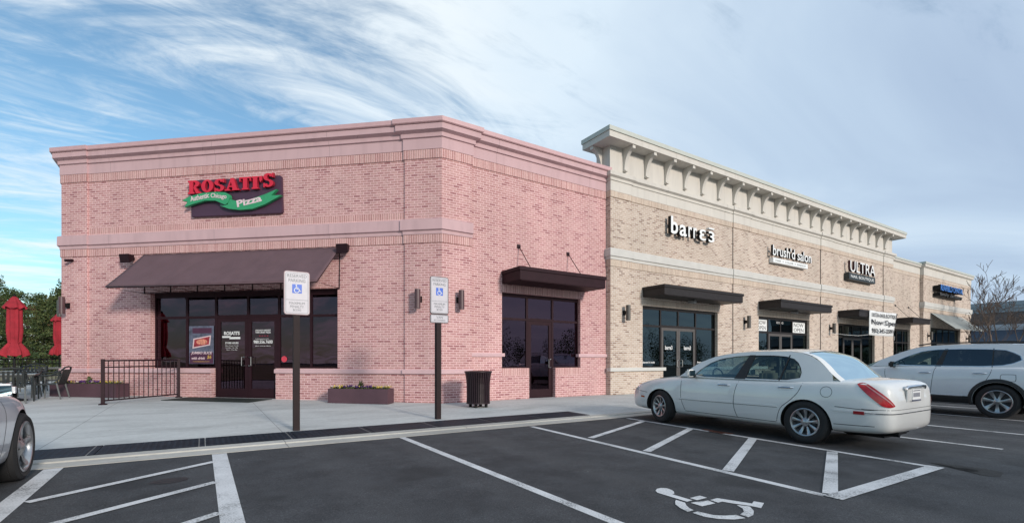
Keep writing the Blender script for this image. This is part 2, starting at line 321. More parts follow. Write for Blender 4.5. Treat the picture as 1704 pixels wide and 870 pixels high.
M_tt = plain('cream_stucco', (0.60, 0.57, 0.52), 0.85, var=0.05, scale=1.5, bump=0.15, bscale=120, streak=True)
M_tsill = plain('grey_cast_stone', (0.56, 0.55, 0.52), 0.8, var=0.06, scale=3, bump=0.1)
M_cap = plain('metal_coping', (0.50, 0.52, 0.47), 0.45, var=0.05)
M_pcap = plain('pink_metal_coping', (0.55, 0.35, 0.36), 0.5, var=0.05)
M_pf = plain('maroon_metal', (0.024, 0.008, 0.012), 0.6, var=0.15, spec=0.2)
M_bf = plain('bronze_metal', (0.026, 0.022, 0.022), 0.5, var=0.15, spec=0.25)
M_bdoor = plain('grey_bronze_metal', (0.095, 0.085, 0.08), 0.45, var=0.1)
M_blk = plain('black_metal', (0.008, 0.008, 0.009), 0.55, spec=0.2)
M_pblk = plain('maroon_black_metal', (0.020, 0.007, 0.011), 0.55, spec=0.2)
M_pg = glass('maroon_glass', (0.30, 0.13, 0.17), (0.55, 0.38, 0.50), base=0.05)
M_tg = glass('blue_grey_glass', (0.16, 0.18, 0.19), (0.42, 0.53, 0.54), base=0.09)
M_cg = glass('car_glass', (0.36, 0.46, 0.46), (0.75, 0.9, 0.92), base=0.03)
M_cgd = glass('tinted_car_glass', (0.05, 0.06, 0.07), (0.8, 0.9, 1.0), base=0.06)
M_int = plain('interior_wall_paint', (0.30, 0.27, 0.24), 0.9)
M_intd = plain('interior_dark', (0.05, 0.045, 0.045), 0.8)
M_roof = plain('roof_membrane', (0.35, 0.35, 0.34), 0.9)
M_white = plain('white_acrylic', (0.80, 0.82, 0.82), 0.5, var=0.03)
M_txt = plain('white_vinyl', (0.75, 0.75, 0.75), 0.6, var=0.02)
M_chrome = plain('chrome', (0.75, 0.76, 0.78), 0.12, metal=1.0, var=0.02)
M_steel = plain('brushed_steel', (0.55, 0.54, 0.52), 0.3, metal=1.0)
M_asp = asphalt_mat()
M_walk = concrete_mat('walk_concrete', (0.54, 0.56, 0.55), 0.24, joints=((0, 3.05, 1.9, 0.006), (1, 3.05, 2.2, 0.006)))
M_curb = concrete_mat('curb_concrete', (0.46, 0.45, 0.415), 0.2, joints=((0, 3.05, 2.0, 0.008),))
M_line = paintline_mat()
M_tac = tactile_mat()
M_grass = grass_mat()

# ------------------------------------------------------------------ mesh builder
class MB:
    def __init__(s, M=None): s.v = []; s.f = []; s.m = []; s.M = M or Matrix.Identity(4); s.mi = 0
    def pt(s, p): q = s.M @ Vector(p); s.v.append((q.x, q.y, q.z)); return len(s.v) - 1
    def face(s, pts, mi=None):
        s.f.append([s.pt(p) for p in pts]); s.m.append(s.mi if mi is None else mi)
    def box(s, x0, x1, y0, y1, z0, z1, mi=None):
        i = [s.pt(p) for p in ((x0, y0, z0), (x1, y0, z0), (x1, y1, z0), (x0, y1, z0), (x0, y0, z1), (x1, y0, z1), (x1, y1, z1), (x0, y1, z1))]
        for q in ((0, 3, 2, 1), (4, 5, 6, 7), (0, 1, 5, 4), (1, 2, 6, 5), (2, 3, 7, 6), (3, 0, 4, 7)):
            s.f.append([i[k] for k in q]); s.m.append(s.mi if mi is None else mi)
    def grid(s, rows, mi=None, close=False):
        idx = [[s.pt(p) for p in r] for r in rows]
        for a, b in zip(idx, idx[1:]):
            n = len(a)
            for j in range(n if close else n - 1):
                s.f.append([a[j], a[(j + 1) % n], b[(j + 1) % n], b[j]])
                s.m.append((s.mi if mi is None else mi) if not callable(mi) else mi(j))
        return idx
    def loft(s, rows, caps=True, mi=None):
        idx = s.grid(rows, mi, close=True)
        if caps:
            s.f.append(list(reversed(idx[0]))); s.m.append(mi or s.mi); s.f.append(idx[-1]); s.m.append(mi or s.mi)
    def prism(s, poly, z0, z1, mi=None):
        a = [s.pt((x, y, z0)) for x, y in poly]; b = [s.pt((x, y, z1)) for x, y in poly]; n = len(poly); k = s.mi if mi is None else mi
        s.f.append(a[::-1]); s.m.append(k); s.f.append(b); s.m.append(k)
        for i in range(n): s.f.append([a[i], a[(i + 1) % n], b[(i + 1) % n], b[i]]); s.m.append(k)
    def tube(s, pts, r, n=8, mi=None, caps=True):
        pts = [Vector(p) for p in pts]; rows = []
        for i, p in enumerate(pts):
            d = (pts[min(i + 1, len(pts) - 1)] - pts[max(i - 1, 0)]).normalized()
            a = d.cross(Vector((0, 0, 1)) if abs(d.z) < 0.95 else Vector((1, 0, 0))).normalized(); b = d.cross(a)
            rr = r[i] if isinstance(r, (list, tuple)) else r
            rows.append([p + a * (rr * cos(2 * pi * k / n)) + b * (rr * sin(2 * pi * k / n)) for k in range(n)])
        s.loft(rows, caps, mi)
    def lathe(s, prof, c=(0, 0, 0), n=24, axis='z', mi=None, a0=0.0):
        rows = []
        for r, h in prof:
            row = []
            for k in range(n):
                t = a0 + 2 * pi * k / n; u, w = r * cos(t), r * sin(t)
                row.append({'z': (c[0] + u, c[1] + w, c[2] + h), 'x': (c[0] + h, c[1] + u, c[2] + w), 'y': (c[0] + u, c[1] + h, c[2] + w)}[axis])
            rows.append(row)
        if prof[0][0] < 1e-6 and prof[-1][0] < 1e-6: s.grid(rows, mi, close=True)
        else: s.grid(rows + [rows[0]], mi, close=True)
    def bm(s, off=(0, 0, 0), recalc=True, bevel=0.0, merge=True):
        bm = bmesh.new()
        vs = [bm.verts.new((p[0] - off[0], p[1] - off[1], p[2] - off[2])) for p in s.v]
        for f, k in zip(s.f, s.m):
            if len(set(f)) < 3: continue
            try: F = bm.faces.new([vs[i] for i in f])
            except ValueError: continue
            F.material_index = k
        if merge: bmesh.ops.remove_doubles(bm, verts=bm.verts, dist=1e-5)
        if bevel:
            es = [e for e in bm.edges if len(e.link_faces) == 2 and e.calc_face_angle(0) > rad(35)]
            bmesh.ops.bevel(bm, geom=es, offset=bevel, segments=2, affect='EDGES', clamp_overlap=True)
        if recalc: bmesh.ops.recalc_face_normals(bm, faces=bm.faces)
        return bm
    def build(s, name, mats, parent=None, smooth=False, off=None, **kw):
        if off is None: off = tuple(parent_world(parent)) if parent else (0, 0, 0)
        bm = s.bm(off, **kw)
        return finish(name, bm, mats, parent, smooth, off)

def _each(s, name, mats, parent=None, **kw):
    """build every loose piece as a part of its own"""
    off = tuple(parent_world(parent)) if parent else (0, 0, 0)
    bm = s.bm(off, merge=kw.pop('merge', True), bevel=kw.pop('bevel', 0.0)); seen = set(); out = []
    for v0 in bm.verts:
        if v0 in seen: continue
        st = [v0]; isl = []; seen.add(v0)
        while st:
            v = st.pop(); isl.append(v)
            for e in v.link_edges:
                w = e.other_vert(v)
                if w not in seen: seen.add(w); st.append(w)
        b2 = bmesh.new(); mp = {v: b2.verts.new(v.co) for v in isl}
        for f in {f for v in isl for f in v.link_faces}:
            g = b2.faces.new([mp[v] for v in f.verts]); g.material_index = f.material_index
        bmesh.ops.recalc_face_normals(b2, faces=b2.faces)
        out.append(finish(name, b2, mats, parent, kw.get('smooth', False), off))
    bm.free(); return out
MB.build_each = _each

def box_uv(bm, off):
    uv = bm.loops.layers.uv.new('UVMap')
    for f in bm.faces:
        n = f.normal
        if abs(n.z) > 0.8 or hypot(n.x, n.y) < 1e-6:
            for l in f.loops: l[uv].uv = (l.vert.co.x + off[0], l.vert.co.y + off[1])
        else:
            k = hypot(n.x, n.y); tx, ty = -n.y / k, n.x / k
            for l in f.loops: l[uv].uv = ((l.vert.co.x + off[0]) * tx + (l.vert.co.y + off[1]) * ty, l.vert.co.z + off[2])

def finish(name, bm, mats, parent=None, smooth=False, off=(0, 0, 0)):
    box_uv(bm, off)
    me = bpy.data.meshes.new(name); bm.to_mesh(me); bm.free()
    for m in (mats if isinstance(mats, (list, tuple)) else [mats]): me.materials.append(m)
    if smooth:
        me.polygons.foreach_set('use_smooth', [True] * len(me.polygons))
        try: me.set_sharp_from_angle(angle=rad(smooth if smooth is not True else 35))
        except Exception: pass
    o = bpy.data.objects.new(name, me); COL.objects.link(o)
    if parent: o.parent = parent
    elif any(off): o.location = off
    return o

def parent_world(p):
    """sum of the parents' locations (roots built in world space carry no rotation while being built)"""
    v = Vector((0, 0, 0))
    while p: v += p.location; p = p.parent
    return v

def thing(name, label, cat, loc=(0, 0, 0), group=None):
    o = bpy.data.objects.new(name, None); COL.objects.link(o); o.location = loc; o.empty_display_size = 0.3
    return tag(o, label, cat, group)
def tag(o, label, cat, group=None):
    o['label'] = label; o['category'] = cat
    if group: o['group'] = group
    return o
def struct(o, kind='structure'): o['kind'] = kind; return o
def dup(root, loc, rz=None, label=None):
    def cp(o, par):
        c = o.copy(); COL.objects.link(c); c.parent = par
        for ch in o.children: cp(ch, c)
        return c
    r = cp(root, None); r.location = loc
    if rz is not None: r.rotation_euler.z = rz
    if label: r['label'] = label
    return r

class Fr:
    """frame on a vertical wall: a along (left to right as seen), b outwards, z up; k rescales a and height about eye level"""
    def __init__(s, O, u, k=1.0): s.O = O; L = hypot(*u); s.u = (u[0] / L, u[1] / L); s.n = (s.u[1], -s.u[0]); s.k = k
    def M(s):
        k = s.k
        return Matrix(((s.u[0] * k, s.n[0], 0, s.O[0]), (s.u[1] * k, s.n[1], 0, s.O[1]), (0, 0, k, H * (1 - k)), (0, 0, 0, 1)))
    def p(s, a, b, z): q = s.M() @ Vector((a, b, z)); return (q.x, q.y, q.z)
    def T(s, a, b, z):   # matrix for lettering: x along, y up, z outwards
        q = s.p(a, b, z)
        return Matrix(((s.u[0], 0, s.n[0], q[0]), (s.u[1], 0, s.n[1], q[1]), (0, 1, 0, q[2]), (0, 0, 0, 1)))

def text(name, body, M, w, h, depth, mat, parent, bold=0.0, shear=0.0, sidemat=None, res=3, align='LEFT', spacing=1.0, rot=0.0):
    """lettering as mesh: box of width w and height h whose lower left is the origin of M, front at local z = depth"""
    cu = bpy.data.curves.new('lettering', 'FONT'); cu.body = body; cu.size = 1.0; cu.offset = bold; cu.shear = shear; cu.resolution_u = res
    cu.align_x = 'CENTER' if align == 'CENTER' else 'LEFT'; cu.space_character = spacing
    cu.extrude = 0.5
    o = bpy.data.objects.new('tmp', cu); COL.objects.link(o); bpy.context.view_layer.update()
    me = bpy.data.meshes.new_from_object(o.evaluated_get(bpy.context.evaluated_depsgraph_get())); bpy.data.objects.remove(o)
    bm = bmesh.new(); bm.from_mesh(me); bpy.data.meshes.remove(me)
    xs = [v.co.x for v in bm.verts]; ys = [v.co.y for v in bm.verts]
    x0, x1, y0, y1 = min(xs), max(xs), min(ys), max(ys)
    R = Matrix.Rotation(rot, 4, 'Z')
    off = tuple(parent_world(parent)) if parent else (0, 0, 0)
    for f in bm.faces: f.material_index = 0 if f.normal.z > 0.5 else (1 if sidemat else 0)
    for v in bm.verts:
        q = M @ (R @ Vector(((v.co.x - x0) / (x1 - x0) * w, (v.co.y - y0) / (y1 - y0) * h, (v.co.z + 0.5) * depth)))
        v.co = (q.x - off[0], q.y - off[1], q.z - off[2])
    return finish(name, bm, [mat, sidemat] if sidemat else mat, parent, False, off)

def zg(y):   # asphalt and walk height along Y
    if y < 7.6: return 0.0105 * (y - 7.6)
    if y < 26: return 0.015 * (y - 7.6)
    return 0.276

# ------------------------------------------------------------------ ground
def sheet(name, x0, x1, ys, dz, mat, nx=1):
    mb = MB()
    rows = [[(x0 + (x1 - x0) * i / nx, y, zg(y) + dz) for i in range(nx + 1)] for y in ys]
    mb.grid(rows); o = mb.build(name, mat, recalc=False)
    for p in o.data.polygons[:1]:
        if p.normal.z < 0: o.data.flip_normals()
    return struct(o)
sheet('ground', -500, 600, [-600, -60, 0, 7.6, 14, 20, 26, 60, 900], 0.0, M_asp)
sheet('sidewalk', -30, 70, [8.146, 14, 20, 26, 31], 0.010, M_walk, 4)
sheet('grass_field', -420, -3, [31.0, 60, 500], 0.05, M_grass)
sheet('lawn', -420, -14.0, [-30, 0, 7.6, 20, 26, 31], 0.045, M_grass)
# flush concrete kerb with a gutter pan
mb = MB()
rows = []
for (y, dz) in ((7.60, -0.02), (7.60, 0.006), (7.92, 0.004), (7.925, 0.022), (8.14, 0.024), (8.15, -0.02)):
    rows.append([(x, y, zg(y) + dz) for x in (-30, -10, 0, 10, 20, 40, 70)])
mb.grid(rows); struct(mb.build('kerb', M_curb))
mb = MB()
for i in range(8):
    x0, x1 = -2.40 + i * 1.22, -2.40 + (i + 1) * 1.22 - 0.012
    mb.loft([[(x0, 8.17, zg(8.17) + 0.0), (x1, 8.17, zg(8.17)), (x1, 8.17, zg(8.17) + 0.026), (x0, 8.17, zg(8.17) + 0.026)],
             [(x0, 8.94, zg(8.94) + 0.0), (x1, 8.94, zg(8.94)), (x1, 8.94, zg(8.94) + 0.026), (x0, 8.94, zg(8.94) + 0.026)]])
struct(mb.build('tactile_paving', M_tac))

def flat(name, polys, mat, dz=0.004):
    mb = MB()
    for q in polys:
        pts = [(x, y, zg(y) + dz) for x, y in q]
        a = sum(q[i][0] * q[(i + 1) % len(q)][1] - q[(i + 1) % len(q)][0] * q[i][1] for i in range(len(q)))
        mb.face(pts if a > 0 else pts[::-1])
    bm = mb.bm(recalc=False, merge=False); bmesh.ops.triangulate(bm, faces=bm.faces)
    return struct(finish(name, bm, mat))
def stroke(a, b, w):
    dx, dy = b[0] - a[0], b[1] - a[1]; L = hypot(dx, dy); nx, ny = -dy / L * w / 2, dx / L * w / 2
    return [(a[0] + nx, a[1] + ny), (b[0] + nx, b[1] + ny), (b[0] - nx, b[1] - ny), (a[0] - nx, a[1] - ny)]
YE = 2.15
flat('parking_markings', [stroke((0.19, 7.56), (0.21, 2.1), 0.17), stroke((-1.45, 7.56), (-1.39, 2.1), 0.17), stroke((2.74, 7.56), (2.80, 2.1), 0.105),
      stroke((5.27, 7.50), (5.07, 2.27), 0.105), stroke((7.78, 7.45), (7.56, 2.20), 0.10)] +
     [stroke((x, 7.5), (x - 0.1, 2.05), 0.10) for x in (10.05, 12.3, 15.0, 17.6, 20.1, 22.6, 25.1, 27.6, 30.1, 32.6, 35.1, 37.6, 40.1, -4.0, -6.5)], M_line)
flat('hatch_markings', [stroke((5.34, 5.92), (7.68, 6.91), 0.11), stroke((5.26, 4.67), (7.66, 5.74), 0.12), stroke((5.18, 3.37), (7.60, 4.50), 0.13),
      stroke((5.16, 2.27), (7.50, 3.27), 0.13), stroke((5.04, 2.19), (7.60, 2.15), 0.16),
      stroke((-1.32, 5.95), (0.12, 7.02), 0.10), stroke((-1.30, 4.86), (0.12, 5.89), 0.10), stroke((-1.30, 3.7), (0.12, 4.72), 0.10), stroke((-1.30, 2.6), (0.12, 3.6), 0.10)], M_line, 0.008)
WC = [[(3.92, 3.29), (3.96, 3.25), (3.95, 3.18), (3.92, 3.13), (3.86, 3.08), (3.83, 3.08), (3.83, 2.96), (3.83, 2.85), (3.75, 2.85), (3.75, 3.0), (3.75, 3.13), (3.75, 3.19), (3.79, 3.25), (3.86, 3.29)],
 [(3.71, 2.94), (3.71, 2.84), (3.65, 2.78), (3.61, 2.72), (3.59, 2.66), (3.51, 2.66), (3.54, 2.76), (3.59, 2.85), (3.66, 2.91)],
 [(3.87, 2.91), (4.02, 2.91), (4.02, 2.83), (3.87, 2.83)], [(3.75, 2.81), (3.82, 2.8), (3.83, 2.77), (3.95, 2.77), (3.93, 2.68), (3.75, 2.69)],
 [(3.98, 2.77), (4.09, 2.77), (4.21, 2.5), (4.29, 2.53), (4.32, 2.45), (4.15, 2.38), (4.13, 2.47), (4.07, 2.58), (4.03, 2.68), (3.97, 2.68)],
 [(4.05, 2.55), (4.11, 2.46), (4.02, 2.37), (3.91, 2.31), (3.82, 2.3), (3.83, 2.38), (3.92, 2.4), (4.0, 2.46)],
 [(3.52, 2.62), (3.59, 2.62), (3.62, 2.49), (3.69, 2.43), (3.79, 2.39), (3.78, 2.3), (3.67, 2.33), (3.57, 2.41), (3.52, 2.5)]]
flat('wheelchair_marking', WC, M_line, 0.006)
# repaired asphalt patch, oil spots, rust stain
def blob(cx, cy, rx, ry, n=20, jag=0.25):
    return [(cx + rx * cos(2 * pi * i / n) * (1 + random.uniform(-jag, jag)), cy + ry * sin(2 * pi * i / n) * (1 + random.uniform(-jag, jag))) for i in range(n)]
M_oil = plain('oil_stain', (0.016, 0.017, 0.018), 0.55, var=0.5, scale=9, bump=0.4)
M_patch = plain('asphalt_patch', (0.022, 0.023, 0.024), 0.9, var=0.5, scale=12, bump=0.6)
M_rust = plain('rust_stain', (0.11, 0.035, 0.02), 0.9, var=0.5, scale=14)
flat('oil_spot', [blob(-0.29, 6.22, 0.17, 0.13, jag=0.08)], M_oil, 0.003)
flat('asphalt_patch', [blob(7.72, 1.90, 0.11, 0.10, 16, 0.12), [(7.50, 1.70), (7.58, 1.58), (7.92, 1.62), (7.98, 1.78), (7.90, 2.22), (7.84, 2.3), (7.80, 2.05)]], M_patch, 0.003)
flat('rust_stain', [stroke((7.77, 5.55), (7.74, 4.95), 0.13), stroke((7.72, 5.35), (7.70, 5.05), 0.16)], M_rust, 0.011)

# ------------------------------------------------------------------ buildings
def sweep(mb, path, prof, M=None, mi=None, closed_prof=True):
    """profile (outward, z) carried along a plan path whose outside is on its right"""
    n = len(path); rows = []
    for i, p in enumerate(path):
        def nrm(a, b):
            dx, dy = b[0] - a[0], b[1] - a[1]; L = hypot(dx, dy); return (dy / L, -dx / L)
        if i == 0: m = nrm(path[0], path[1])
        elif i == n - 1: m = nrm(path[-2], path[-1])
        else:
            a, b = nrm(path[i - 1], p), nrm(p, path[i + 1]); d = 1 + a[0] * b[0] + a[1] * b[1]
            m = ((a[0] + b[0]) / d, (a[1] + b[1]) / d)
        rows.append([(p[0] + m[0] * o, p[1] + m[1] * o, z) for o, z in prof])
    mb.loft(rows, True, mi)

def wall(mb, a0, a1, z0, z1, holes=(), b=0.0, t=0.35, mi=None):
    """wall slab in frame coordinates with rectangular openings (a0,a1,z0,z1)"""
    xs = sorted({a0, a1} | {h[0] for h in holes} | {h[1] for h in holes})
    for x, y in zip(xs, xs[1:]):
        if y <= a0 or x >= a1: continue
        mid = (x + y) / 2; hs = sorted((h[2], h[3]) for h in holes if h[0] < mid < h[1]); z = z0
        for (h0, h1) in hs:
            if h0 > z: mb.box(x, y, b - t, b, z, h0, mi)
            z = max(z, h1)
        if z < z1: mb.box(x, y, b - t, b, z, z1, mi)

def window(root, F, a0, a1, z0, z1, mf, mg, b=-0.12, fw=0.035, name='window'):
    mb = MB(F.M())
    mb.box(a0, a0 + fw, b - 0.06, b, z0, z1); mb.box(a1 - fw, a1, b - 0.06, b, z0, z1)
    mb.box(a0 + fw, a1 - fw, b - 0.058, b - 0.001, z0, z0 + fw); mb.box(a0 + fw, a1 - fw, b - 0.058, b - 0.001, z1 - fw, z1)
    w = mb.build(name, mf, root)
    g = MB(F.M()); e = 0.002
    g.box(a0 + fw - e, a1 - fw + e, b - 0.034, b - 0.028, z0 + fw - e, z1 - fw + e); g.build('pane', mg, w)
    return w

def door(root, F, a0, a1, z0, z1, mf, mg, hinge=1, b=-0.10, st=0.10, handle=True):
    """glazed leaf; hinge=1 means the pull is on its right edge"""
    mb = MB(F.M()); g_ = 0.004
    a0 += g_; a1 -= g_
    mb.box(a0, a0 + st, b - 0.05, b, z0, z1); mb.box(a1 - st, a1, b - 0.05, b, z0, z1)
    mb.box(a0 + st, a1 - st, b - 0.049, b - 0.001, z0, z0 + 0.24); mb.box(a0 + st, a1 - st, b - 0.049, b - 0.001, z1 - 0.11, z1)
    d = mb.build('door', mf, root)
    g = MB(F.M()); g.box(a0 + st - 0.002, a1 - st + 0.002, b - 0.03, b - 0.024, z0 + 0.238, z1 - 0.108); g.build('pane', mg, d)
    if handle:
        hx = a1 - st * 0.5 if hinge > 0 else a0 + st * 0.5
        ox = -0.10 if hinge > 0 else 0.10
        h = MB(F.M()); zc = z0 + 1.05
        h.tube([(hx, b, zc + 0.13), (hx + ox * 0.2, b + 0.07, zc + 0.13), (hx + ox, b + 0.075, zc + 0.13), (hx + ox, b + 0.075, zc - 0.13), (hx + ox * 0.2, b + 0.07, zc - 0.13), (hx, b, zc - 0.13)], 0.011, 6)
        h.build('handle', M_steel, d, smooth=True)
    return d

def storefront(root, F, a0, a1, z0, z1, mull, zt, doors, zd, mf, mg, mdoor, header=0.07, b=-0.12):
    """bays between mullions; doors = list of bay indexes, zd = threshold height"""
    xs = [a0] + list(mull) + [a1]
    mb = MB(F.M())
    mb.box(a0, a1, b - 0.09, b + 0.004, z1 - header, z1)
    dr = [(xs[i], xs[i + 1]) for i in doors]
    if dr:
        l, r = min(d[0] for d in dr), max(d[1] for d in dr)
        mb.box(l, l + 0.045, b - 0.09, b + 0.006, zd, zt + 0.02); mb.box(r - 0.045, r, b - 0.09, b + 0.006, zd, zt + 0.02)
        mb.box(l + 0.045, r - 0.045, b - 0.09, b + 0.006, zt - 0.03, zt + 0.02)
        mb.box(l + 0.045, r - 0.045, b - 0.11, b + 0.03, zd - 0.03, zd + 0.012)
    mb.build('window_frame', mf, root)
    for i, (x, y) in enumerate(zip(xs, xs[1:])):
        if i in doors:
            x2 = x + 0.047 if abs(x - l) < 1e-6 else x; y2 = y - 0.047 if abs(y - r) < 1e-6 else y
            single = len(doors) == 1
            door(root, F, x2, y2, zd + 0.015, zt - 0.035, mdoor, mg, hinge=1 if (i == doors[0]) else -1, b=b + 0.0)
        else: window(root, F, x, y, z0, zt, mf, mg, b)
        window(root, F, x, y, (zt + 0.022) if i in doors else zt + 0.001, z1 - header - 0.001, mf, mg, b)

def canopy(root, F, a0, a1, z0, z1, proj, mat, rods=(), zr=4.70, wall_b=0.0):
    mb = MB(F.M())
    mb.box(a0, a1, wall_b + 0.01, wall_b + proj, z0 + 0.02, z1 - 0.10)
    mb.box(a0 - 0.03, a1 + 0.03, wall_b + 0.012, wall_b + proj + 0.03, z1 - 0.10, z1)
    mb.box(a0 + 0.05, a1 - 0.05, wall_b + proj - 0.10, wall_b + proj - 0.005, z0, z0 + 0.02)
    c = mb.build('canopy', mat, root, bevel=0.006)
    for r in rods:
        t = MB(F.M()); t.tube([(r, wall_b + 0.02, zr), (r, wall_b + proj * 0.72, z1 - 0.01)], 0.012, 6)
        t.lathe([(0.0, 0), (0.055, 0), (0.055, 0.03), (0.0, 0.035)], (r, wall_b + 0.0, zr), 8, 'y')
        t.box(r - 0.06, r + 0.06, wall_b, wall_b + 0.02, zr - 0.06, zr + 0.06); t.box(r - 0.03, r + 0.03, wall_b + proj * 0.68, wall_b + proj * 0.76, z1, z1 + 0.03)
        t.build('tie_rod', mat, c)
    return c

# ---- plan of the pink restaurant
DL = (-0.7458248930639981, 0.6661420485797874); DN = (-0.6661420485797874, -0.7458248930639981)
C0 = (5.5 * 1.0074, 12.18); KD = 1.0074
FD = Fr(C0, (-DL[0], -DL[1]), KD)                 # diagonal front: a runs 0 at the corner to negative on the left
FP = Fr((0, 12.18), (1, 0), KD)                   # corner pier, right side
FM = Fr((0, 12.26), (1, 0), 1.014)                # recessed right wall
FT = Fr((0, 12.08), (1, 0), 0.9926)               # tan shops
FS = Fr((0, 12.18), (1, 0), 1.0007)               # set-back link
FV = Fr((0, 11.98), (1, 0), 0.9843)               # end pavilion
XT = 11.87 * 0.9926                               # left end of the tan shops
REC = 0.045
pink = thing('restaurant_building', 'pink brick corner restaurant with chamfered front, dark fabric awning and pink cornice', 'building', (C0[0], C0[1], zg(12.1)))
def wd(s, o=0.0): return (C0[0] + DL[0] * s * KD + DN[0] * o, C0[1] + DL[1] * s * KD + DN[1] * o)
Lx, Ly = wd(12.364)
path = [(Lx, Ly + 14.0), (Lx, Ly)] + [wd(11.42), wd(11.42, -REC), wd(1.065, -REC), wd(1.065), C0, (6.43 * KD, 12.18), (6.43 * KD, 12.26), (XT + 0.02, 12.26)]
ZB = -0.3
# walls
mb = MB(FD.M())
HP = [(-9.2, -3.085, 1.03, 3.31), (-7.12, -5.02, -1, 1.03)]
wall(mb, -11.42, -1.065, ZB, 7.3, HP, b=-REC)
mb.build('wall', M_pb, pink)
mb = MB(FD.M())
mb.box(-12.364, -11.42, -0.43, 0, ZB, 7.3); mb.box(-1.065, 0.0, -0.43, 0, ZB, 7.3)
mb.M = FP.M(); mb.box(5.5, 6.43, -0.43, 0.0, ZB, 7.3)
mb.build_each('corner_pier', M_pb, pink)
mb = MB(FM.M())
wall(mb, 6.40, XT / 1.014 + 0.02, ZB, 7.3, [(7.43, 10.46, 1.03, 3.28), (8.41, 9.42, -1, 1.03)], b=0.0)
mb.build('wall', M_pb, pink)
mb = MB(); mb.box(Lx, Lx + 0.4, Ly - 0.0, Ly + 14, ZB, 7.3); mb.build('wall', M_pb, pink)
mb = MB()
mb.prism([(Lx + 0.3, Ly + 0.3), wd(1, -0.5), (C0[0] + 0.2, C0[1] + 0.45), (XT - 0.02, 12.62), (XT - 0.02, Ly + 14), (Lx + 0.3, Ly + 14)], 7.05, 7.15)
mb.build('roof', M_roof, pink)
# cornice, belt, soldiers, sill
def zk(z, k=KD): return H + (z - H) * k
mb = MB()
sweep(mb, path, [(o, zk(z)) for o, z in ((-0.30, 7.045), (0.04, 7.045), (0.04, 7.35), (0.085, 7.36), (0.085, 7.47), (0.20, 7.52), (0.20, 7.675), (-0.3, 7.675))])
mb.build('cornice', M_pt, pink)
mb = MB()
sweep(mb, path, [(o, zk(z)) for o, z in ((-0.42, 7.68), (0.235, 7.68), (0.26, 7.70), (0.26, 7.815), (-0.42, 7.845))]); mb.build('coping', M_pcap, pink)
mb = MB()
sweep(mb, path, [(o, zk(z)) for o, z in ((-0.1, 6.80), (0.028, 6.80), (0.028, 7.04), (-0.1, 7.04))])
bpath = path[:8] 
sweep(mb, bpath, [(o, zk(z)) for o, z in ((-0.1, 4.49), (0.028, 4.49), (0.028, 4.715), (-0.1, 4.715))])
sweep(mb, [wd(11.40, -REC), wd(1.085, -REC)], [(o, zk(z)) for o, z in ((-0.1, 5.15), (0.006, 5.15), (0.006, 5.36), (-0.1, 5.36))])
mb.M = FM.M(); mb.box(7.43, 10.46, -0.1, 0.006, 3.283, 3.50); mb.box(7.43, 8.405, -0.1, 0.006, 0.80, 1.028); mb.box(9.425, 10.46, -0.1, 0.006, 0.80, 1.028)
mb.build('soldier_course', M_ps, pink)
mb = MB()
sweep(mb, bpath, [(o, zk(z)) for o, z in ((-0.1, 4.72), (0.045, 4.72), (0.045, 4.82), (0.10, 4.835), (0.10, 5.11), (0.04, 5.145), (-0.1, 5.145))])
mb.build('belt_course', M_pt, pink)
mb = MB()
SP = [(o, zk(z)) for o, z in ((-0.1, 0.895), (0.06, 0.895), (0.06, 0.995), (0.03, 1.012), (-0.1, 1.012))]
sweep(mb, path[:4] + [wd(7.10, -REC)], SP); sweep(mb, [wd(5.03, -REC)] + path[4:8], SP)
mb.M = FM.M()
for a0, a1 in ((6.30, 7.50), (10.35, XT / 1.014)): mb.box(a0, a1, -0.1, 0.055, 1.375, 1.475)
mb.build_each('sill', M_psill, pink)
storefront(pink, FD, -9.2, -3.085, 1.035, 3.31, (-8.09, -7.10, -6.03, -5.02, -4.0), 2.56, (2, 3), 0.17, M_pf, M_pg, M_pf, header=0.11, b=-0.20)
storefront(pink, FM, 7.43, 10.46, 1.035, 3.28, (8.41, 9.40), 2.51, (1,), 0.105, M_pf, M_pg, M_pf, header=0.07)
canopy(pink, FM, 7.43, 10.66, 3.50, 3.885, 0.98, M_pf, (8.02, 9.93), 4.69)
# fabric awning on a pipe frame
AP, ZT, ZF = 1.15, 4.46, 3.33
mb = MB(FD.M())
mb.grid([[(-9.42 + i * 6.42 / 56, -REC + 0.01 + (AP + REC) * t - 0.02 * sin(pi * t) , ZT + (ZF - ZT) * t - 0.022 * abs(sin(pi * i * 7 / 56)) * sin(pi * t) + 0.006 * sin(i * 1.9 + t * 5)) for i in range(57)] for t in [k / 12 for k in range(13)]])
mb.grid([[(-9.42, AP, ZF), (-3.0, AP, ZF)], [(-9.42, AP + 0.004, ZF - 0.03), (-3.0, AP + 0.004, ZF - 0.03)]])
M_awn = plain('plum_awning_fabric', (0.120, 0.072, 0.084), 0.85, var=0.10, scale=2, bump=0.15, bscale=200)
aw = mb.build('awning', M_awn, pink, recalc=False, smooth=60)
so_ = aw.modifiers.new('thick', 'SOLIDIFY'); so_.thickness = 0.012
mb = MB(FD.M())
for i in range(8):
    a = -9.40 + i * 6.38 / 7
    mb.tube([(a, -REC, ZT - 0.03), (a, AP - 0.02, ZF - 0.03), (a, -REC, ZF - 0.03)], 0.011, 6); mb.tube([(a, -REC, ZT - 0.03), (a, -REC + 0.02, ZF - 0.03)], 0.014, 6)
for b, z in ((AP - 0.02, ZF - 0.035), (-REC + 0.02, ZF - 0.035)): mb.tube([(-9.4, b, z), (-3.02, b, z)], 0.012, 6)
mb.build('awning_frame', M_pblk, aw)
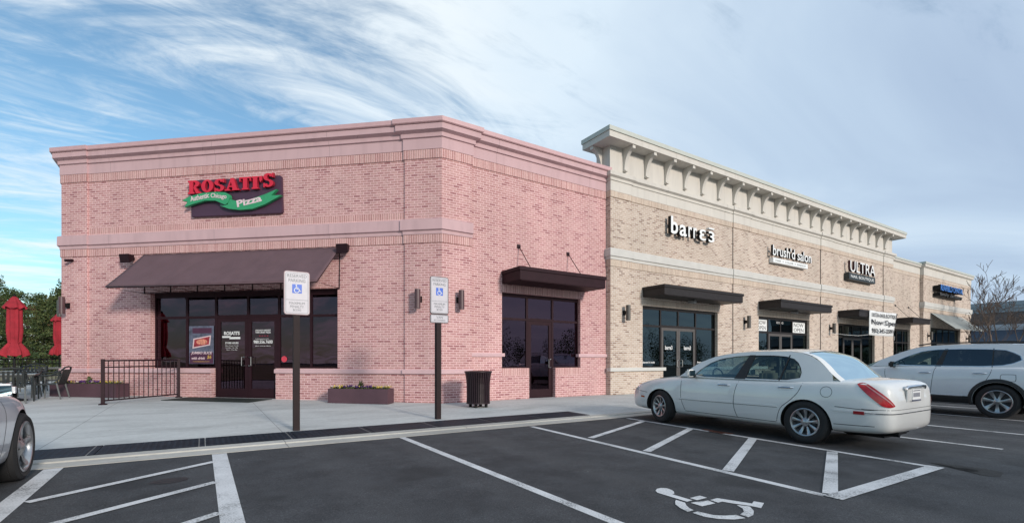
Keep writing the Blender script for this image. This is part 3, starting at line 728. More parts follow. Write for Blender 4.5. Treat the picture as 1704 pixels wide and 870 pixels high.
# rooms behind the glass
def room(root, pts, z0, z1, floor=(0.2,)):
    mb = MB(); n = len(pts)
    mb.prism(pts, z0, z1)
    o = mb.build('interior', [M_int, M_intd], root)
    for p in o.data.polygons:
        p.flip()
        if p.normal.z > 0.5: p.material_index = 1
    return o
q = [wd(11.0, -0.75), wd(0.6, -0.75), (C0[0] + 0.7, C0[1] + 0.75), (XT - 0.3, 12.9), (XT - 0.3, 19), (2.0, 21), (Lx + 0.9, Ly + 1.2)]
# open fronts: only back, sides, floor and ceiling
def room_shell(root, front, back, z0, z1, mw=None):
    mb = MB(); P = front + back; n = len(P)
    mb.face([(x, y, z0) for x, y in P], 1); mb.face([(x, y, z1) for x, y in P[::-1]], 0)
    for i in range(len(front) - 1, n):
        a, b = P[i], P[(i + 1) % n]; mb.face([(a[0], a[1], z0), (b[0], b[1], z0), (b[0], b[1], z1), (a[0], a[1], z1)], 0)
    return mb.build('interior', [mw or M_int, M_intd], root, recalc=False)
room_shell(pink, [wd(11.2, -0.46), wd(0.3, -0.46), (6.3, 12.62), (XT - 0.1, 12.62)], [(XT - 0.1, 18.5), (4.0, 20.5), (Lx + 0.8, Ly + 1.0)][:3], 0.10, 4.3)
mb = MB(FM.M()); mb.box(7.6, 8.2, -3.2, -2.9, 0.1, 3.2); mb.box(9.9, 10.3, -2.4, -2.1, 0.1, 3.2)
mb.M = FD.M(); mb.box(-8.8, -7.3, -3.2, -2.6, 0.1, 1.3); mb.box(-4.6, -3.4, -4.2, -3.8, 0.1, 2.6); mb.build_each('counter', M_int, pink)

# ---- tan shops with the bracketed crown
tan = thing('shops_building', 'tan brick row of three shops under a deep cream bracketed cornice', 'building', (XT, 12.08, zg(12.1)))
kT = 0.9926
def zt_(z): return H + (z - H) * kT
XR = 35.547
HT = [(13.5, 18.0, 1.0, 3.27), (14.62, 16.72, -1, 1.0), (21.02, 25.53, 1.0, 3.27), (22.0, 24.15, -1, 1.0), (28.58, 33.08, 1.0, 3.27), (29.4, 31.7, -1, 1.0)]
mb = MB(FT.M()); wall(mb, 11.87 + 0.35, XR, ZB, 7.15, HT); mb.build('wall', M_tb, tan)
mb = MB(); mb.box(XT, XT + 0.345, 12.08 + 0.362, 24, ZB, zt_(7.15)); mb.build('wall', M_tb, tan)
PIERS = [(11.87, 12.85), (19.05, 20.3), (26.63, 27.9), (34.22, 35.55)]
def tp(a, b=0): return (a * kT, 12.08 - b)
tpath = [(XT, 13.4), (XT, 12.08)]
JO = 0.03
tpath2 = [(XT, 12.75), (XT, 12.08 - JO)]
for i, (p0, p1) in enumerate(PIERS):
    if i: tpath2 += [tp(p0), tp(p0, JO)]
    tpath2 += [tp(p1, JO)] + ([tp(p1)] if i < 3 else [])
tpath2 += [tp(XR, 0) , (XR * kT, 12.75)]
tpath2 = [p for i, p in enumerate(tpath2) if i == 0 or hypot(p[0] - tpath2[i - 1][0], p[1] - tpath2[i - 1][1]) > 1e-4]
mb = MB(FT.M())
for i, (p0, p1) in enumerate(PIERS): 
    hs = [(h[0], h[1], h[2], h[3]) for h in HT]
    mb.box(p0, p1, -0.36 if i == 0 else -0.02, JO - 0.004, ZB, 7.14)
mb.build_each('pier', M_tb, tan)
mb = MB(FT.M())
for a in (19.03, 26.61, 34.20): mb.box(a + 0.002, a + 0.014, -0.02, JO + 0.002, 0.0, 7.1)
mb.build_each('control_joint', plain('joint_sealant', (0.10, 0.085, 0.075), 0.8), tan)
def tsweep(prof, name, mat, pth=None, **kw):
    mb = MB(); sweep(mb, pth or tpath2, [(o, zt_(z)) for o, z in prof]); return mb.build(name, mat, tan, **kw)
tsweep(((-0.30, 7.14), (0.03, 7.14), (0.03, 7.49), (0.065, 7.50), (0.065, 7.59), (0.15, 7.64), (0.15, 7.77), (0.10, 7.80), (-0.30, 7.80)), 'cornice', M_tt)
mb = MB(); mb.box(XT, XR * kT, 12.08, 12.75, zt_(7.80), zt_(8.72)); mb.build('parapet', M_tt, tan)
mb = MB(); e = 0.50
x0, x1, y0, y1 = XT - e, XR * kT + 0.62, 12.08 - e, 12.93
mb.box(x0, x1, y0, y1, zt_(8.72), zt_(8.92)); mb.build('crown_fascia', M_tt, tan)
mb = MB(); mb.box(x0 - 0.035, x1 + 0.035, y0 - 0.035, y1 + 0.03, zt_(8.925), zt_(9.07)); mb.build('coping', M_cap, tan)
def bracket(x, y, dx, dy):
    """scrolled corbel; (dx,dy) points outwards from the wall"""
    L = 0.46; w = 0.068; zt = zt_(8.715)
    prof = [(0.0, 0.0), (L, 0.0), (L, -0.11), (L - 0.035, -0.11)]
    for k in range(9):
        t = k / 8 * pi / 2; prof.append((0.075 + (L - 0.115) * (1 - sin(t)), -0.12 - 0.62 * (1 - cos(t))))
    prof += [(0.12, -0.75), (0.12, -0.79), (0.0, -0.79)]
    tx, ty = -dy, dx; mb = MB()
    a = [(x + dx * o + tx * w, y + dy * o + ty * w, zt + h) for o, h in prof]; b = [(x + dx * o - tx * w, y + dy * o - ty * w, zt + h) for o, h in prof]
    mb.loft([a, b]); return mb
for i in range(21):
    bracket((12.565 + 1.09 * i) * kT, 12.08 - 0.002, 0, -1).build('bracket', M_tt, tan)
bracket(XT - 0.002, 12.50, -1, 0).build('bracket', M_tt, tan)
bracket(XR * kT + 0.002, 12.50, 1, 0).build('bracket', M_tt, tan)
mb = MB()
sweep(mb, tpath2, [(o, zt_(z)) for o, z in ((-0.1, 6.93), (0.026, 6.93), (0.026, 7.135), (-0.1, 7.135))])
sweep(mb, tpath2, [(o, zt_(z)) for o, z in ((-0.1, 4.53), (0.022, 4.53), (0.022, 4.765), (-0.1, 4.765))])
mb.M = FT.M()
for h in (HT[0], HT[2], HT[4]): mb.box(h[0], h[1], -0.1, 0.006, 3.273, 3.50)
mb.build('soldier_course', M_ts, tan)
tsweep(((-0.1, 4.77), (0.04, 4.77), (0.04, 4.86), (0.085, 4.88), (0.085, 5.12), (0.03, 5.16), (-0.1, 5.16)), 'belt_course', M_tsill)
mb = MB(FT.M())
for a0, a1 in ((11.81, 14.68), (16.68, 22.02), (24.13, 29.42), (31.68, XR)): mb.box(a0, a1, -0.10, 0.09, 0.885, 1.003)
mb.build_each('sill', M_tsill, tan)
storefront(tan, FT, 13.5, 18.0, 1.005, 3.27, (14.50 + .12, 15.65, 16.72), 2.55, (1, 2), 0.085, M_bf, M_tg, M_bdoor)
storefront(tan, FT, 21.02, 25.53, 1.005, 3.27, (22.0, 23.08, 24.15), 2.55, (1, 2), 0.085, M_bf, M_tg, M_bdoor)
storefront(tan, FT, 28.58, 33.08, 1.005, 3.27, (29.4, 30.55, 31.7), 2.55, (1, 2), 0.085, M_bf, M_tg, M_bdoor)
canopy(tan, FT, 13.5, 18.2, 3.55, 3.92, 0.98, M_bf)
canopy(tan, FT, 21.02, 25.6, 3.55, 3.92, 0.98, M_bf)
canopy(tan, FT, 28.55, 33.3, 3.55, 3.92, 0.98, M_bf)
mb = MB(); mb.box(XT + 0.4, 35.2, 12.5, 26, 7.0, 7.1); mb.build('roof', M_roof, tan)
for a, b in ((12.3, 20.2), (20.4, 27.6), (27.8, 35.2)):
    room_shell(tan, [(a * kT, 12.46), (b * kT, 12.46)], [(b * kT, 20), (a * kT, 20)], 0.10, 4.2)
mb = MB(FT.M()); mb.box(17.4, 19.0, -4, -3, 0.1, 1.2); mb.box(22.3, 23.6, -3.5, -3.0, 0.1, 1.1); mb.box(29, 30.5, -4, -3, 0.1, 1.3); mb.build_each('counter', M_intd, tan)

# ---- lower link and end pavilion
pav = thing('end_unit_building', 'tan brick end unit with lower cream cornice and grey sloped awning', 'building', (35.6, 12.18, zg(12.1)))
mb = MB(FS.M()); wall(mb, 35.50, 40.5, ZB, 7.6, [(35.75, 38.35, 1.0, 3.25)]); mb.build('wall', M_tb, pav)
mb = MB(); sweep(mb, [(35.3, 12.18), (40.6, 12.18)], [(-0.3, 6.95), (0.03, 6.95), (0.03, 7.35), (0.14, 7.42), (0.14, 7.52), (-0.3, 7.52)]); mb.build('cornice', M_tt, pav)
mb = MB(); sweep(mb, [(35.3, 12.18), (40.6, 12.18)], [(-0.35, 7.525), (0.18, 7.525), (0.18, 7.64), (-0.35, 7.66)]); mb.build('coping', M_cap, pav)
mb = MB(FS.M()); mb.box(35.5, 40.3, -0.1, 0.02, 6.72, 6.945); mb.box(35.75, 38.35, -0.1, 0.006, 3.253, 3.48); mb.build('soldier_course', M_ts, pav)
mb = MB(FS.M()); mb.box(35.5, 40.2, -0.1, 0.06, 0.885, 1.0); mb.build('sill', M_tsill, pav)
storefront(pav, FS, 35.75, 38.35, 1.005, 3.25, (36.6, 37.5), 2.4, (), 0.085, M_bf, M_tg, M_bdoor)
canopy(pav, FS, 35.7, 38.5, 3.52, 3.86, 0.98, M_bf, (36.0, 38.05), 4.66)
kV = 0.9843
mb = MB(FV.M()); wall(mb, 40.65, 50.4, ZB, 7.6, [(42.0, 47.9, 0.9, 3.55), (43.5, 46.0, -1, 0.9)]); mb.build('wall', M_tb, pav)
mb = MB(); mb.box(40.65 * kV - 0.01, 40.65 * kV + 0.34, 11.985, 13.5, ZB, 7.55); mb.box(50.4 * kV - 0.35, 50.4 * kV, 12.34, 24, ZB, 7.55); mb.build_each('wall', M_tb, pav)
vp = [(40.65 * kV, 12.5), (40.65 * kV, 11.98), (50.4 * kV, 11.98), (50.4 * kV, 24)]
for nm, pr, mt in (('cornice', ((-0.3, 7.0), (0.03, 7.0), (0.03, 7.48), (0.15, 7.56), (0.15, 7.72), (-0.3, 7.72)), M_tt), ('coping', ((-0.35, 7.725), (0.19, 7.725), (0.19, 7.86), (-0.35, 7.88)), M_cap),
                   ('soldier_course', ((-0.1, 6.78), (0.02, 6.78), (0.02, 6.995), (-0.1, 6.995)), M_ts), ('belt_course', ((-0.1, 4.80), (0.05, 4.80), (0.05, 4.90), (0.09, 4.92), (0.09, 5.20), (-0.1, 5.22)), M_tsill),
                   ('soldier_course', ((-0.1, 4.57), (0.02, 4.57), (0.02, 4.795), (-0.1, 4.795)), M_ts)):
    mb = MB(); sweep(mb, vp, [(o, H + (z - H) * kV) for o, z in pr]); mb.build(nm, mt, pav)
storefront(pav, FV, 42.0, 47.9, 0.92, 3.55, (43.5, 44.75, 46.0), 2.5, (1, 2), 0.085, M_bf, M_tg, M_bdoor)
mb = MB(FV.M())
mb.grid([[(41.9, 0.01, 4.52), (48.1, 0.01, 4.52)], [(41.9, 1.25, 3.42), (48.1, 1.25, 3.42)], [(41.9, 1.26, 3.38), (48.1, 1.26, 3.38)]])
M_gawn = plain('grey_awning_fabric', (0.30, 0.32, 0.31), 0.85, var=0.06)
a2 = mb.build('awning', M_gawn, pav, recalc=False); m_ = a2.modifiers.new('thick', 'SOLIDIFY'); m_.thickness = 0.015
mb = MB(FV.M())
for i in range(6):
    a = 41.95 + i * 6.1 / 5; mb.tube([(a, 0.0, 3.40), (a, 1.22, 3.38), (a, 0.02, 4.48)], 0.015, 5)
mb.build('awning_frame', M_blk, a2)
mb = MB(); mb.box(35.4, 49.0, 12.6, 26, 6.9, 7.0); mb.build('roof', M_roof, pav)
room_shell(pav, [(35.8, 12.56), (49.0, 12.56)], [(49.0, 20), (35.8, 20)], 0.1, 4.2)

# ---- neighbour building beyond the end unit
nb = thing('far_shop_building', 'long dark brick building with grey cornice and navy awning beyond the bare tree', 'building', (66, 0, 0.1))
FN = Fr((66.0, 0.0), (0, -1), 1.0)     # faces -X; a = -Y
mb = MB(FN.M()); wall(mb, -45, 12, ZB, 6.4, [(-45 + 5 * i, -45 + 5 * i + 4.4, 0.1, 2.95) for i in range(11)]); mb.build('wall', M_db, nb)
mb = MB(FN.M()); mb.box(-45, 12, -0.3, 0.12, 6.0, 6.35); mb.box(-45, 12, -0.4, 0.25, 6.35, 6.62); mb.box(-45, 12, -0.4, 0.35, 6.62, 7.0); mb.build('cornice', plain('blue_grey_stucco', (0.27, 0.32, 0.36), 0.8), nb)
mb = MB(FN.M()); mb.box(-45, 12, -0.1, 0.08, 4.25, 4.45); mb.box(-45, 12, -0.1, 0.16, 4.45, 4.8); mb.build('belt_course', plain('pale_stucco', (0.42, 0.44, 0.48), 0.8), nb)
mb = MB(FN.M()); mb.grid([[(-45, 0.1, 4.22), (12, 0.1, 4.22)], [(-45, 1.5, 3.15), (12, 1.5, 3.15)], [(-45, 1.5, 3.05), (12, 1.5, 3.05)]])
o = mb.build('awning', plain('navy_awning', (0.055, 0.075, 0.11), 0.8), nb, recalc=False); o.modifiers.new('thick', 'SOLIDIFY').thickness = 0.02
for i in range(11): window(nb, FN, -45 + 5 * i, -45 + 5 * i + 4.4, 0.1, 2.95, M_bf, M_tg, -0.15, 0.08)
mb = MB(); mb.box(66.3, 82, -11.9, 45, 0, 6.3); mb.build('interior', M_intd, nb)

# ------------------------------------------------------------------ signs on the walls
M_red = plain('sign_red', (0.62, 0.018, 0.045), 0.4, var=0.06)
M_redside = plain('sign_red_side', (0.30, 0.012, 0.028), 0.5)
M_panel = plain('sign_plum_panel', (0.065, 0.028, 0.055), 0.5, var=0.1)
M_green = plain('sign_green', (0.035, 0.30, 0.13), 0.45, var=0.06)
M_dgreen = plain('sign_dark_green', (0.03, 0.10, 0.07), 0.5)
M_lav = plain('sign_pale_pink', (0.72, 0.55, 0.58), 0.5, var=0.02)
def polyslab(F, pts, b0, b1):
    mb = MB(F.M()); a = [(x, b0, z) for x, z in pts]; b = [(x, b1, z) for x, z in pts]; mb.loft([a, b]); return mb
sg = thing('restaurant_sign', "plum wall sign with raised red ROSATI'S letters over a green Authentic Chicago Pizza ribbon", 'sign', FD.p(-6.2, 0, 5.5))
b0 = -REC
polyslab(FD, [(-7.70, 5.52), (-4.78, 5.50), (-4.745, 5.54), (-4.78, 6.55), (-4.82, 6.585), (-5.5, 6.57), (-5.9, 6.60), (-6.3, 6.565), (-6.7, 6.60), (-7.1, 6.58), (-7.4, 6.61), (-7.745, 6.57), (-7.73, 6.2)], b0 + 0.002, b0 + 0.10).build('panel', M_panel, sg, bevel=0.01)
# slab serif letters: heavy strokes with serifs, each on a common baseline
def slab_letter(ch, x, y, w, h):
    """filled polygons (x,y) lists in sign-plane units"""
    s = 0.12 * h; t = 0.36 * w; P = []
    R = lambda a0, b0_, a1, b1_: [(x + a0 * w, y + b0_ * h), (x + a1 * w, y + b0_ * h), (x + a1 * w, y + b1_ * h), (x + a0 * w, y + b1_ * h)]
    def arc(cx, cy, rx, ry, rx2, ry2, t0, t1, n=14):
        o = [(x + (cx + rx * cos(t0 + (t1 - t0) * i / n)) * w, y + (cy + ry * sin(t0 + (t1 - t0) * i / n)) * h) for i in range(n + 1)]
        i_ = [(x + (cx + rx2 * cos(t0 + (t1 - t0) * i / n)) * w, y + (cy + ry2 * sin(t0 + (t1 - t0) * i / n)) * h) for i in range(n + 1)]
        return [[o[k], o[k + 1], i_[k + 1], i_[k]] for k in range(n)]
    if ch == 'R':
        P = [R(0, 0, .52, .12), R(.10, .12, .42, .88), R(0, .88, .55, 1)] + arc(.5, .735, .42, .265, .10, .12, -pi / 2, pi / 2) + [[(x + .42 * w, y + .50 * h), (x + .62 * w, y + .50 * h), (x + 1.0 * w, y + .0 * h), (x + .66 * w, y + 0 * h)], R(.66, 0, 1.06, .11)]
    elif ch == 'O': P = arc(.5, .5, .5, .52, .17, .38, 0, 2 * pi, 28)
    elif ch == 'S':
        P = arc(.5, .73, .47, .28, .12, .15, pi * .05, pi * 1.5, 18) + arc(.5, .27, .47, .28, .12, .15, -pi * .95, pi * .5, 18) + [R(.84, .70, .97, 1.02), R(.03, -.02, .16, .30)]
    elif ch == 'A':
        P = [R(-.05, 0, .34, .11), R(.52, 0, 1.06, .11), [(x + .06 * w, y), (x + .20 * w, y), (x + .52 * w, y + .98 * h), (x + .42 * w, y + .98 * h)], [(x + .58 * w, y), (x + .95 * w, y), (x + .64 * w, y + 1.0 * h), (x + .38 * w, y + 1.0 * h)], R(.2, .27, .7, .38)]
    elif ch == 'T': P = [R(.22, 0, .78, .12), R(.32, .12, .68, .88), R(0, .88, 1, 1), R(0, .66, .10, .88), R(.90, .66, 1, .88)]
    elif ch == 'I': P = [R(0, 0, 1, .12), R(.18, .12, .82, .88), R(0, .88, 1, 1)]
    elif ch == "'": P = [R(0, .68, 1, 1.0), [(x, y + .68 * h), (x + w, y + .68 * h), (x + .35 * w, y + .50 * h)]]
    return P
mb = MB(FD.M())
lets = [('R', 0.47), ('O', 0.45), ('S', 0.38), ('A', 0.48), ('T', 0.42), ('I', 0.24), ("'", 0.10), ('S', 0.38)]
tot = sum(w for _, w in lets) + 0.035 * 7; sc = 2.78 / tot; xx = -7.72
for i, (ch, w) in enumerate(lets):
    dz = {0: -0.02, 7: 0.03}.get(i, 0) + 0.012 * i * 0.2; hh = 0.36 + (0.03 if i in (0, 7) else 0)
    for j, poly in enumerate(slab_letter(ch, xx, 6.185 + dz, w * sc, hh)):
        e = 0.0007 * (j % 5)
        mb.loft([[(a, b0 + 0.12, z) for a, z in poly], [(a, b0 + 0.205 + e, z) for a, z in poly]])
    xx += (w + 0.035) * sc
bmx = mb.bm(tuple(sg.location), merge=False)
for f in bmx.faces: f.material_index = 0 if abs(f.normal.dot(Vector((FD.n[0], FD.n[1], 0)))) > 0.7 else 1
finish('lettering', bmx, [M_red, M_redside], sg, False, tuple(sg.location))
RA = [(-7.901, 5.974), (-7.686, 6.069), (-7.271, 6.156), (-6.802, 6.172), (-6.476, 6.14), (-6.348, 6.075), (-6.318, 5.99), (-6.383, 5.828), (-6.476, 5.781), (-6.615, 5.84), (-6.802, 5.922), (-7.13, 5.935), (-7.531, 5.855), (-7.805, 5.778), (-7.71, 5.937)]
RB = [(-6.325, 5.939), (-6.083, 5.864), (-5.671, 5.895), (-5.218, 6.015), (-4.825, 6.147), (-5.005, 5.979), (-4.68, 5.966), (-5.218, 5.728), (-5.603, 5.624), (-6.014, 5.613), (-6.36, 5.661), (-6.592, 5.745), (-6.395, 5.787)]
RD = [(-6.673, 5.863), (-6.476, 5.833), (-6.36, 5.868), (-6.406, 5.788), (-6.592, 5.739), (-6.666, 5.759)]
rb = polyslab(FD, RA, b0 + 0.13, b0 + 0.23).build('ribbon', [M_green, M_dgreen], sg)
polyslab(FD, RB, b0 + 0.125, b0 + 0.22).build('ribbon', M_green, sg)
polyslab(FD, RD, b0 + 0.115, b0 + 0.18).build('ribbon_fold', M_dgreen, rb)
def wall_text(name, s, F, a, b, z, w, h, d, mat, par, **kw): return text(name, s, F.T(a, b, z), w * F.k, h * F.k, d, mat, par, **kw)
wall_text('lettering', 'Authentic', FD, -7.60, b0 + 0.231, 5.925, 0.62, 0.155, 0.006, M_lav, sg, bold=0.015, rot=rad(8))
wall_text('lettering', 'Chicago', FD, -6.95, b0 + 0.231, 5.975, 0.52, 0.17, 0.006, M_lav, sg, bold=0.015, rot=rad(-7))
wall_text('lettering', 'Pizza', FD, -6.08, b0 + 0.221, 5.685, 0.80, 0.20, 0.006, M_lav, sg, bold=0.03, rot=rad(10))

def channel_sign(root, F, s, a, z, w, h, mat, bold=0.0, b=0.0, stand=0.05, depth=0.15, side=None, **kw):
    wall_text('lettering', s, F, a, b + stand, z, w, h, depth, mat, root, bold=bold, sidemat=side or M_blk, **kw)
sg = thing('studio_sign', 'white letters barre3 raised off the tan brick above the first shop', 'sign', FT.p(15.9, 0, 6.0))
channel_sign(sg, FT, 'b', 14.75, 6.02, 0.40, 0.66, M_white, 0.018, b=0.0, stand=0.12, depth=0.14)
channel_sign(sg, FT, 'a', 15.24, 6.00, 0.42, 0.44, M_white, 0.018, stand=0.12, depth=0.14)
channel_sign(sg, FT, 'rr', 15.76, 6.02, 0.52, 0.42, M_white, 0.018, stand=0.12, depth=0.14, spacing=1.25)
channel_sign(sg, FT, '3', 16.84, 6.00, -0.40, 0.44, M_white, 0.018, stand=0.12, depth=0.14)
channel_sign(sg, FT, '3', 17.02, 6.00, 0.38, 0.44, M_white, 0.018, stand=0.12, depth=0.14)
mb = MB(FT.M()); mb.box(17.04, 17.38, 0.12, 0.26, 6.52, 6.58); mb.build('bar', M_white, sg)
sg = thing('salon_sign', 'white letters brushd salon above a long white panel on tan brick', 'sign', FT.p(23.8, 0, 5.9))
channel_sign(sg, FT, "brush'd salon", 21.75, 6.04, 3.45, 0.50, M_white, 0.010, stand=0.15, depth=0.10)
mb = MB(FT.M()); mb.box(21.85, 24.95, 0.02, 0.20, 5.74, 5.96); mb.build('panel', M_white, sg, bevel=0.006)
wall_text('lettering', 'HAIR  +  COLOR  +  MAKEUP', FT, 22.05, 0.201, 5.80, 2.7, 0.09, 0.004, plain('sign_grey_text', (0.25, 0.27, 0.27), 0.6), sg)
sg = thing('nail_shop_sign', 'white ULTRA letters over a black NAIL BOUTIQUE panel above the third shop', 'sign', FT.p(31.4, 0, 5.7))
channel_sign(sg, FT, 'ULTRA', 29.3, 6.06, 3.1, 0.60, M_white, 0.0, stand=0.16, depth=0.12, side=plain('sign_dark_red_side', (0.05, 0.015, 0.02), 0.5))
mb = MB(FT.M()); mb.box(29.2, 32.45, 0.02, 0.26, 5.64, 6.00); mb.build('panel', plain('sign_black_panel', (0.02, 0.028, 0.03), 0.5), sg, bevel=0.008)
wall_text('lettering', 'NAIL BOUTIQUE', FT, 29.4, 0.261, 5.72, 2.85, 0.18, 0.006, M_white, sg)
sg = thing('dental_sign', 'blue letter REAFIELD DENTAL sign on the end unit wall', 'sign', FV.p(46, 0, 5.9))
M_blue = plain('sign_blue', (0.02, 0.16, 0.55), 0.35)
channel_sign(sg, FV, 'REAFIELD DENTAL', 42.3, 6.06, 4.6, 0.40, M_blue, 0.03, stand=0.30, depth=0.14)
mb = MB(FV.M()); mb.box(42.3, 46.8, 0.05, 0.30, 6.10, 6.42); mb.box(42.3, 46.9, 0.05, 0.30, 5.70, 5.92); mb.build_each('raceway', M_blk, sg)
channel_sign(sg, FV, 'family dentistry', 42.3, 5.66, 4.6, 0.28, plain('sign_grey_face', (0.10, 0.10, 0.10), 0.5), 0.01, stand=0.30, depth=0.10)

# lettering on the glazing (on the panes they are stuck to: parts of the building)
gb = -0.20 + 0.0035 - 0.024
def vinyl(root, F, s, a, z, w, h, b, mat=M_txt, **kw): return wall_text('window_lettering', s, F, a, b, z, w, h, 0.002, mat, root, **kw)
PB = -0.20 - 0.02
vinyl(pink, FD, "ROSATI'S", -6.84, 2.02, 0.52, 0.11, PB, bold=0.03)
mb = MB(FD.M()); 
for a0, a1, z0_, z1_ in ((-6.90, -6.62, 1.94, 1.99), (-6.66, -6.30, 1.90, 1.96)): mb.box(a0, a1, PB, PB + 0.002, z0_, z1_)
mb.build('window_lettering', M_txt, pink)
vinyl(pink, FD, 'STORE HOURS', -6.80, 1.755, 0.44, 0.055, PB, bold=0.02)
for i, s in enumerate(('Mon-Thurs 11a-9p', 'Fri-Sat 11a-10p', 'Sun 11a-9p')): vinyl(pink, FD, s, -6.80 + 0.02 * i, 1.68 - 0.06 * i, 0.44 - 0.04 * i, 0.035, PB)
vinyl(pink, FD, "CHICAGO'S GREATEST", -5.80, 2.13, 0.50, 0.045, PB, bold=0.02)
vinyl(pink, FD, 'THIN CRUST PIZZA', -5.80, 2.065, 0.50, 0.05, PB, bold=0.02)
vinyl(pink, FD, '980.556.7600', -5.86, 1.76, 0.62, 0.10, PB, bold=0.02)
vinyl(pink, FD, 'dine in  carry out  delivery', -5.80, 1.67, 0.50, 0.035, PB); vinyl(pink, FD, 'rosatispizza.com', -5.80, 1.88, 0.44, 0.035, PB)
vinyl(pink, FD, '* * * *', -5.68, 1.97, 0.30, 0.03, PB, mat=M_red)
# menu poster inside the left pane
po = thing('window_poster', 'dark poster with pizza picture and JUMBO SLICE lettering in the restaurant window', 'poster', FD.p(-7.65, -0.2, 1.1))
mb = MB(FD.M()); mb.box(-8.02, -7.18, -0.215, -0.210, 1.16, 2.30); mb.build('sheet', plain('poster_blue_grey', (0.10, 0.11, 0.16), 0.6, var=0.5, scale=7), po)
mb = MB(FD.M()); mb.box(-7.90, -7.25, -0.21, -0.206, 2.08, 2.24); mb.box(-8.0, -7.2, -0.21, -0.207, 1.17, 1.50); mb.build_each('band', plain('poster_dark', (0.07, 0.02, 0.05), 0.6), po)
mb = MB(FD.M()); mb.loft([[(a, y, z) for a, z in ((-7.90, 1.62), (-7.30, 1.72), (-7.27, 2.02), (-7.87, 1.92))] for y in (-0.2065, -0.204)]); mb.build('picture', plain('poster_cream', (0.65, 0.50, 0.52), 0.6), po)
mb = MB(FD.M()); mb.loft([[(a, y, z) for a, z in ((-7.86, 1.66), (-7.34, 1.745), (-7.31, 1.98), (-7.83, 1.89))] for y in (-0.2045, -0.203)]); mb.build('picture', plain('poster_red', (0.30, 0.03, 0.04), 0.6, var=0.4, scale=12), po)
mb = MB(FD.M()); mb.loft([[(-7.58 + 0.19 * cos(t * pi / 8), y, 1.82 + 0.085 * sin(t * pi / 8)) for t in range(16)] for y in (-0.203, -0.2015)]); mb.build('pizza', plain('poster_pizza', (0.62, 0.24, 0.16), 0.6, var=0.5, scale=20), po)
wall_text('lettering', 'JUMBO SLICE', FD, -7.95, -0.2065, 1.43, 0.72, 0.10, 0.002, M_lav, po, bold=0.02, shear=0.25)
wall_text('lettering', 'with drink', FD, -7.93, -0.2065, 1.29, 0.46, 0.08, 0.002, M_lav, po, bold=0.02, shear=0.25)
wall_text('lettering', '$6', FD, -7.40, -0.2065, 1.30, 0.14, 0.12, 0.002, plain('poster_gold', (0.65, 0.42, 0.08), 0.6), po, shear=0.25)
wall_text('lettering', 'rosatispizza.com', FD, -7.88, -0.2065, 1.21, 0.55, 0.035, 0.002, MATS['poster_gold'], po)
mb = MB(FD.M()); mb.loft([[(-4.86 + 0.09 * cos(t * pi / 8), y, 1.30 + 0.09 * sin(t * pi / 8)) for t in range(16)] for y in (-0.215, -0.211)])
tag(mb.build('round_sticker', plain('sticker_red', (0.60, 0.05, 0.08), 0.5)), 'small round red sticker low in the pane right of the restaurant doors', 'sticker')
PT = -0.12 - 0.022
for a in (14.90, 16.02): vinyl(tan, FT, 'barre3', a, 1.68, 0.42, 0.16, PT, bold=0.02)
vinyl(tan, FT, 'Balanced in body', 13.60, 1.14, 0.72, 0.09, PT, bold=0.02); vinyl(tan, FT, 'Empowered from', 16.85, 1.14, 0.7, 0.09, PT, bold=0.02)
for a in (21.08, 24.22):
    w_ = 0.86 if a < 22 else 1.15
    mb = MB(FT.M()); mb.box(a, a + w_, PT - 0.002, PT + 0.002, 2.62, 3.13); tag(mb.build('window_banner', M_white), 'white Now Open panel in the upper %s pane of the salon front' % ('left' if a < 22 else 'right'), 'banner')
    tg = M_bf
    o = wall_text('lettering', 'NOW', FT, a + w_ * 0.08, PT + 0.003, 2.91, w_ * 0.8, 0.18, 0.002, tg, None); o.parent = bpy.data.objects['window_banner' if a < 22 else 'window_banner.001']
    o = wall_text('lettering', 'OPEN', FT, a + w_ * 0.08, PT + 0.003, 2.67, w_ * 0.8, 0.18, 0.002, tg, None); o.parent = bpy.data.objects['window_banner' if a < 22 else 'window_banner.001']
vinyl(tan, FT, "brush'd", 21.08, 1.52, 0.85, 0.24, PT, bold=0.03); vinyl(tan, FT, 'salon', 21.4, 1.30, 0.4, 0.14, PT, bold=0.02)
vinyl(tan, FT, '15125-D', 22.75, 3.0, 0.6, 0.10, PT, bold=0.01)
for i in range(3): vinyl(tan, FT, ('HOURS  9 - 7', 'TUES - SAT', '704 544'), ) if False else None
vinyl(tan, FT, 'hair  color', 24.35, 1.60, 0.8, 0.10, PT); vinyl(tan, FT, 'makeup', 24.35, 1.42, 0.6, 0.09, PT)

# cloth banner tied to the third canopy
bn = thing('cloth_banner', 'white cloth banner reading Now Open hanging from the third canopy', 'banner', FT.p(30.5, 1.0, 2.5))
FB = Fr((0, 12.08), (1, 0), 0.9926)
nx_, nz_ = 24, 10
def bpos(i, j):
    u, v = i / nx_, j / nz_
    top = (29.62 + 3.55 * u, 3.93); bot = (29.42 + 3.40 * u, 2.60)
    return (top[0] * (1 - v) + bot[0] * v, 1.03 + 0.05 * sin(9 * u + 2 * v) * v + 0.02 * sin(17 * u), top[1] * (1 - v) + bot[1] * v - 0.03 * sin(pi * u) * (1 - v))
mb = MB(FB.M()); mb.grid([[bpos(i, j) for i in range(nx_ + 1)] for j in range(nz_ + 1)])
o = mb.build('cloth', plain('banner_cloth', (0.72, 0.73, 0.73), 0.85, var=0.06), bn, smooth=True, recalc=False); o.modifiers.new('t', 'SOLIDIFY').thickness = 0.006
M_ink = plain('banner_ink', (0.02, 0.02, 0.025), 0.7)
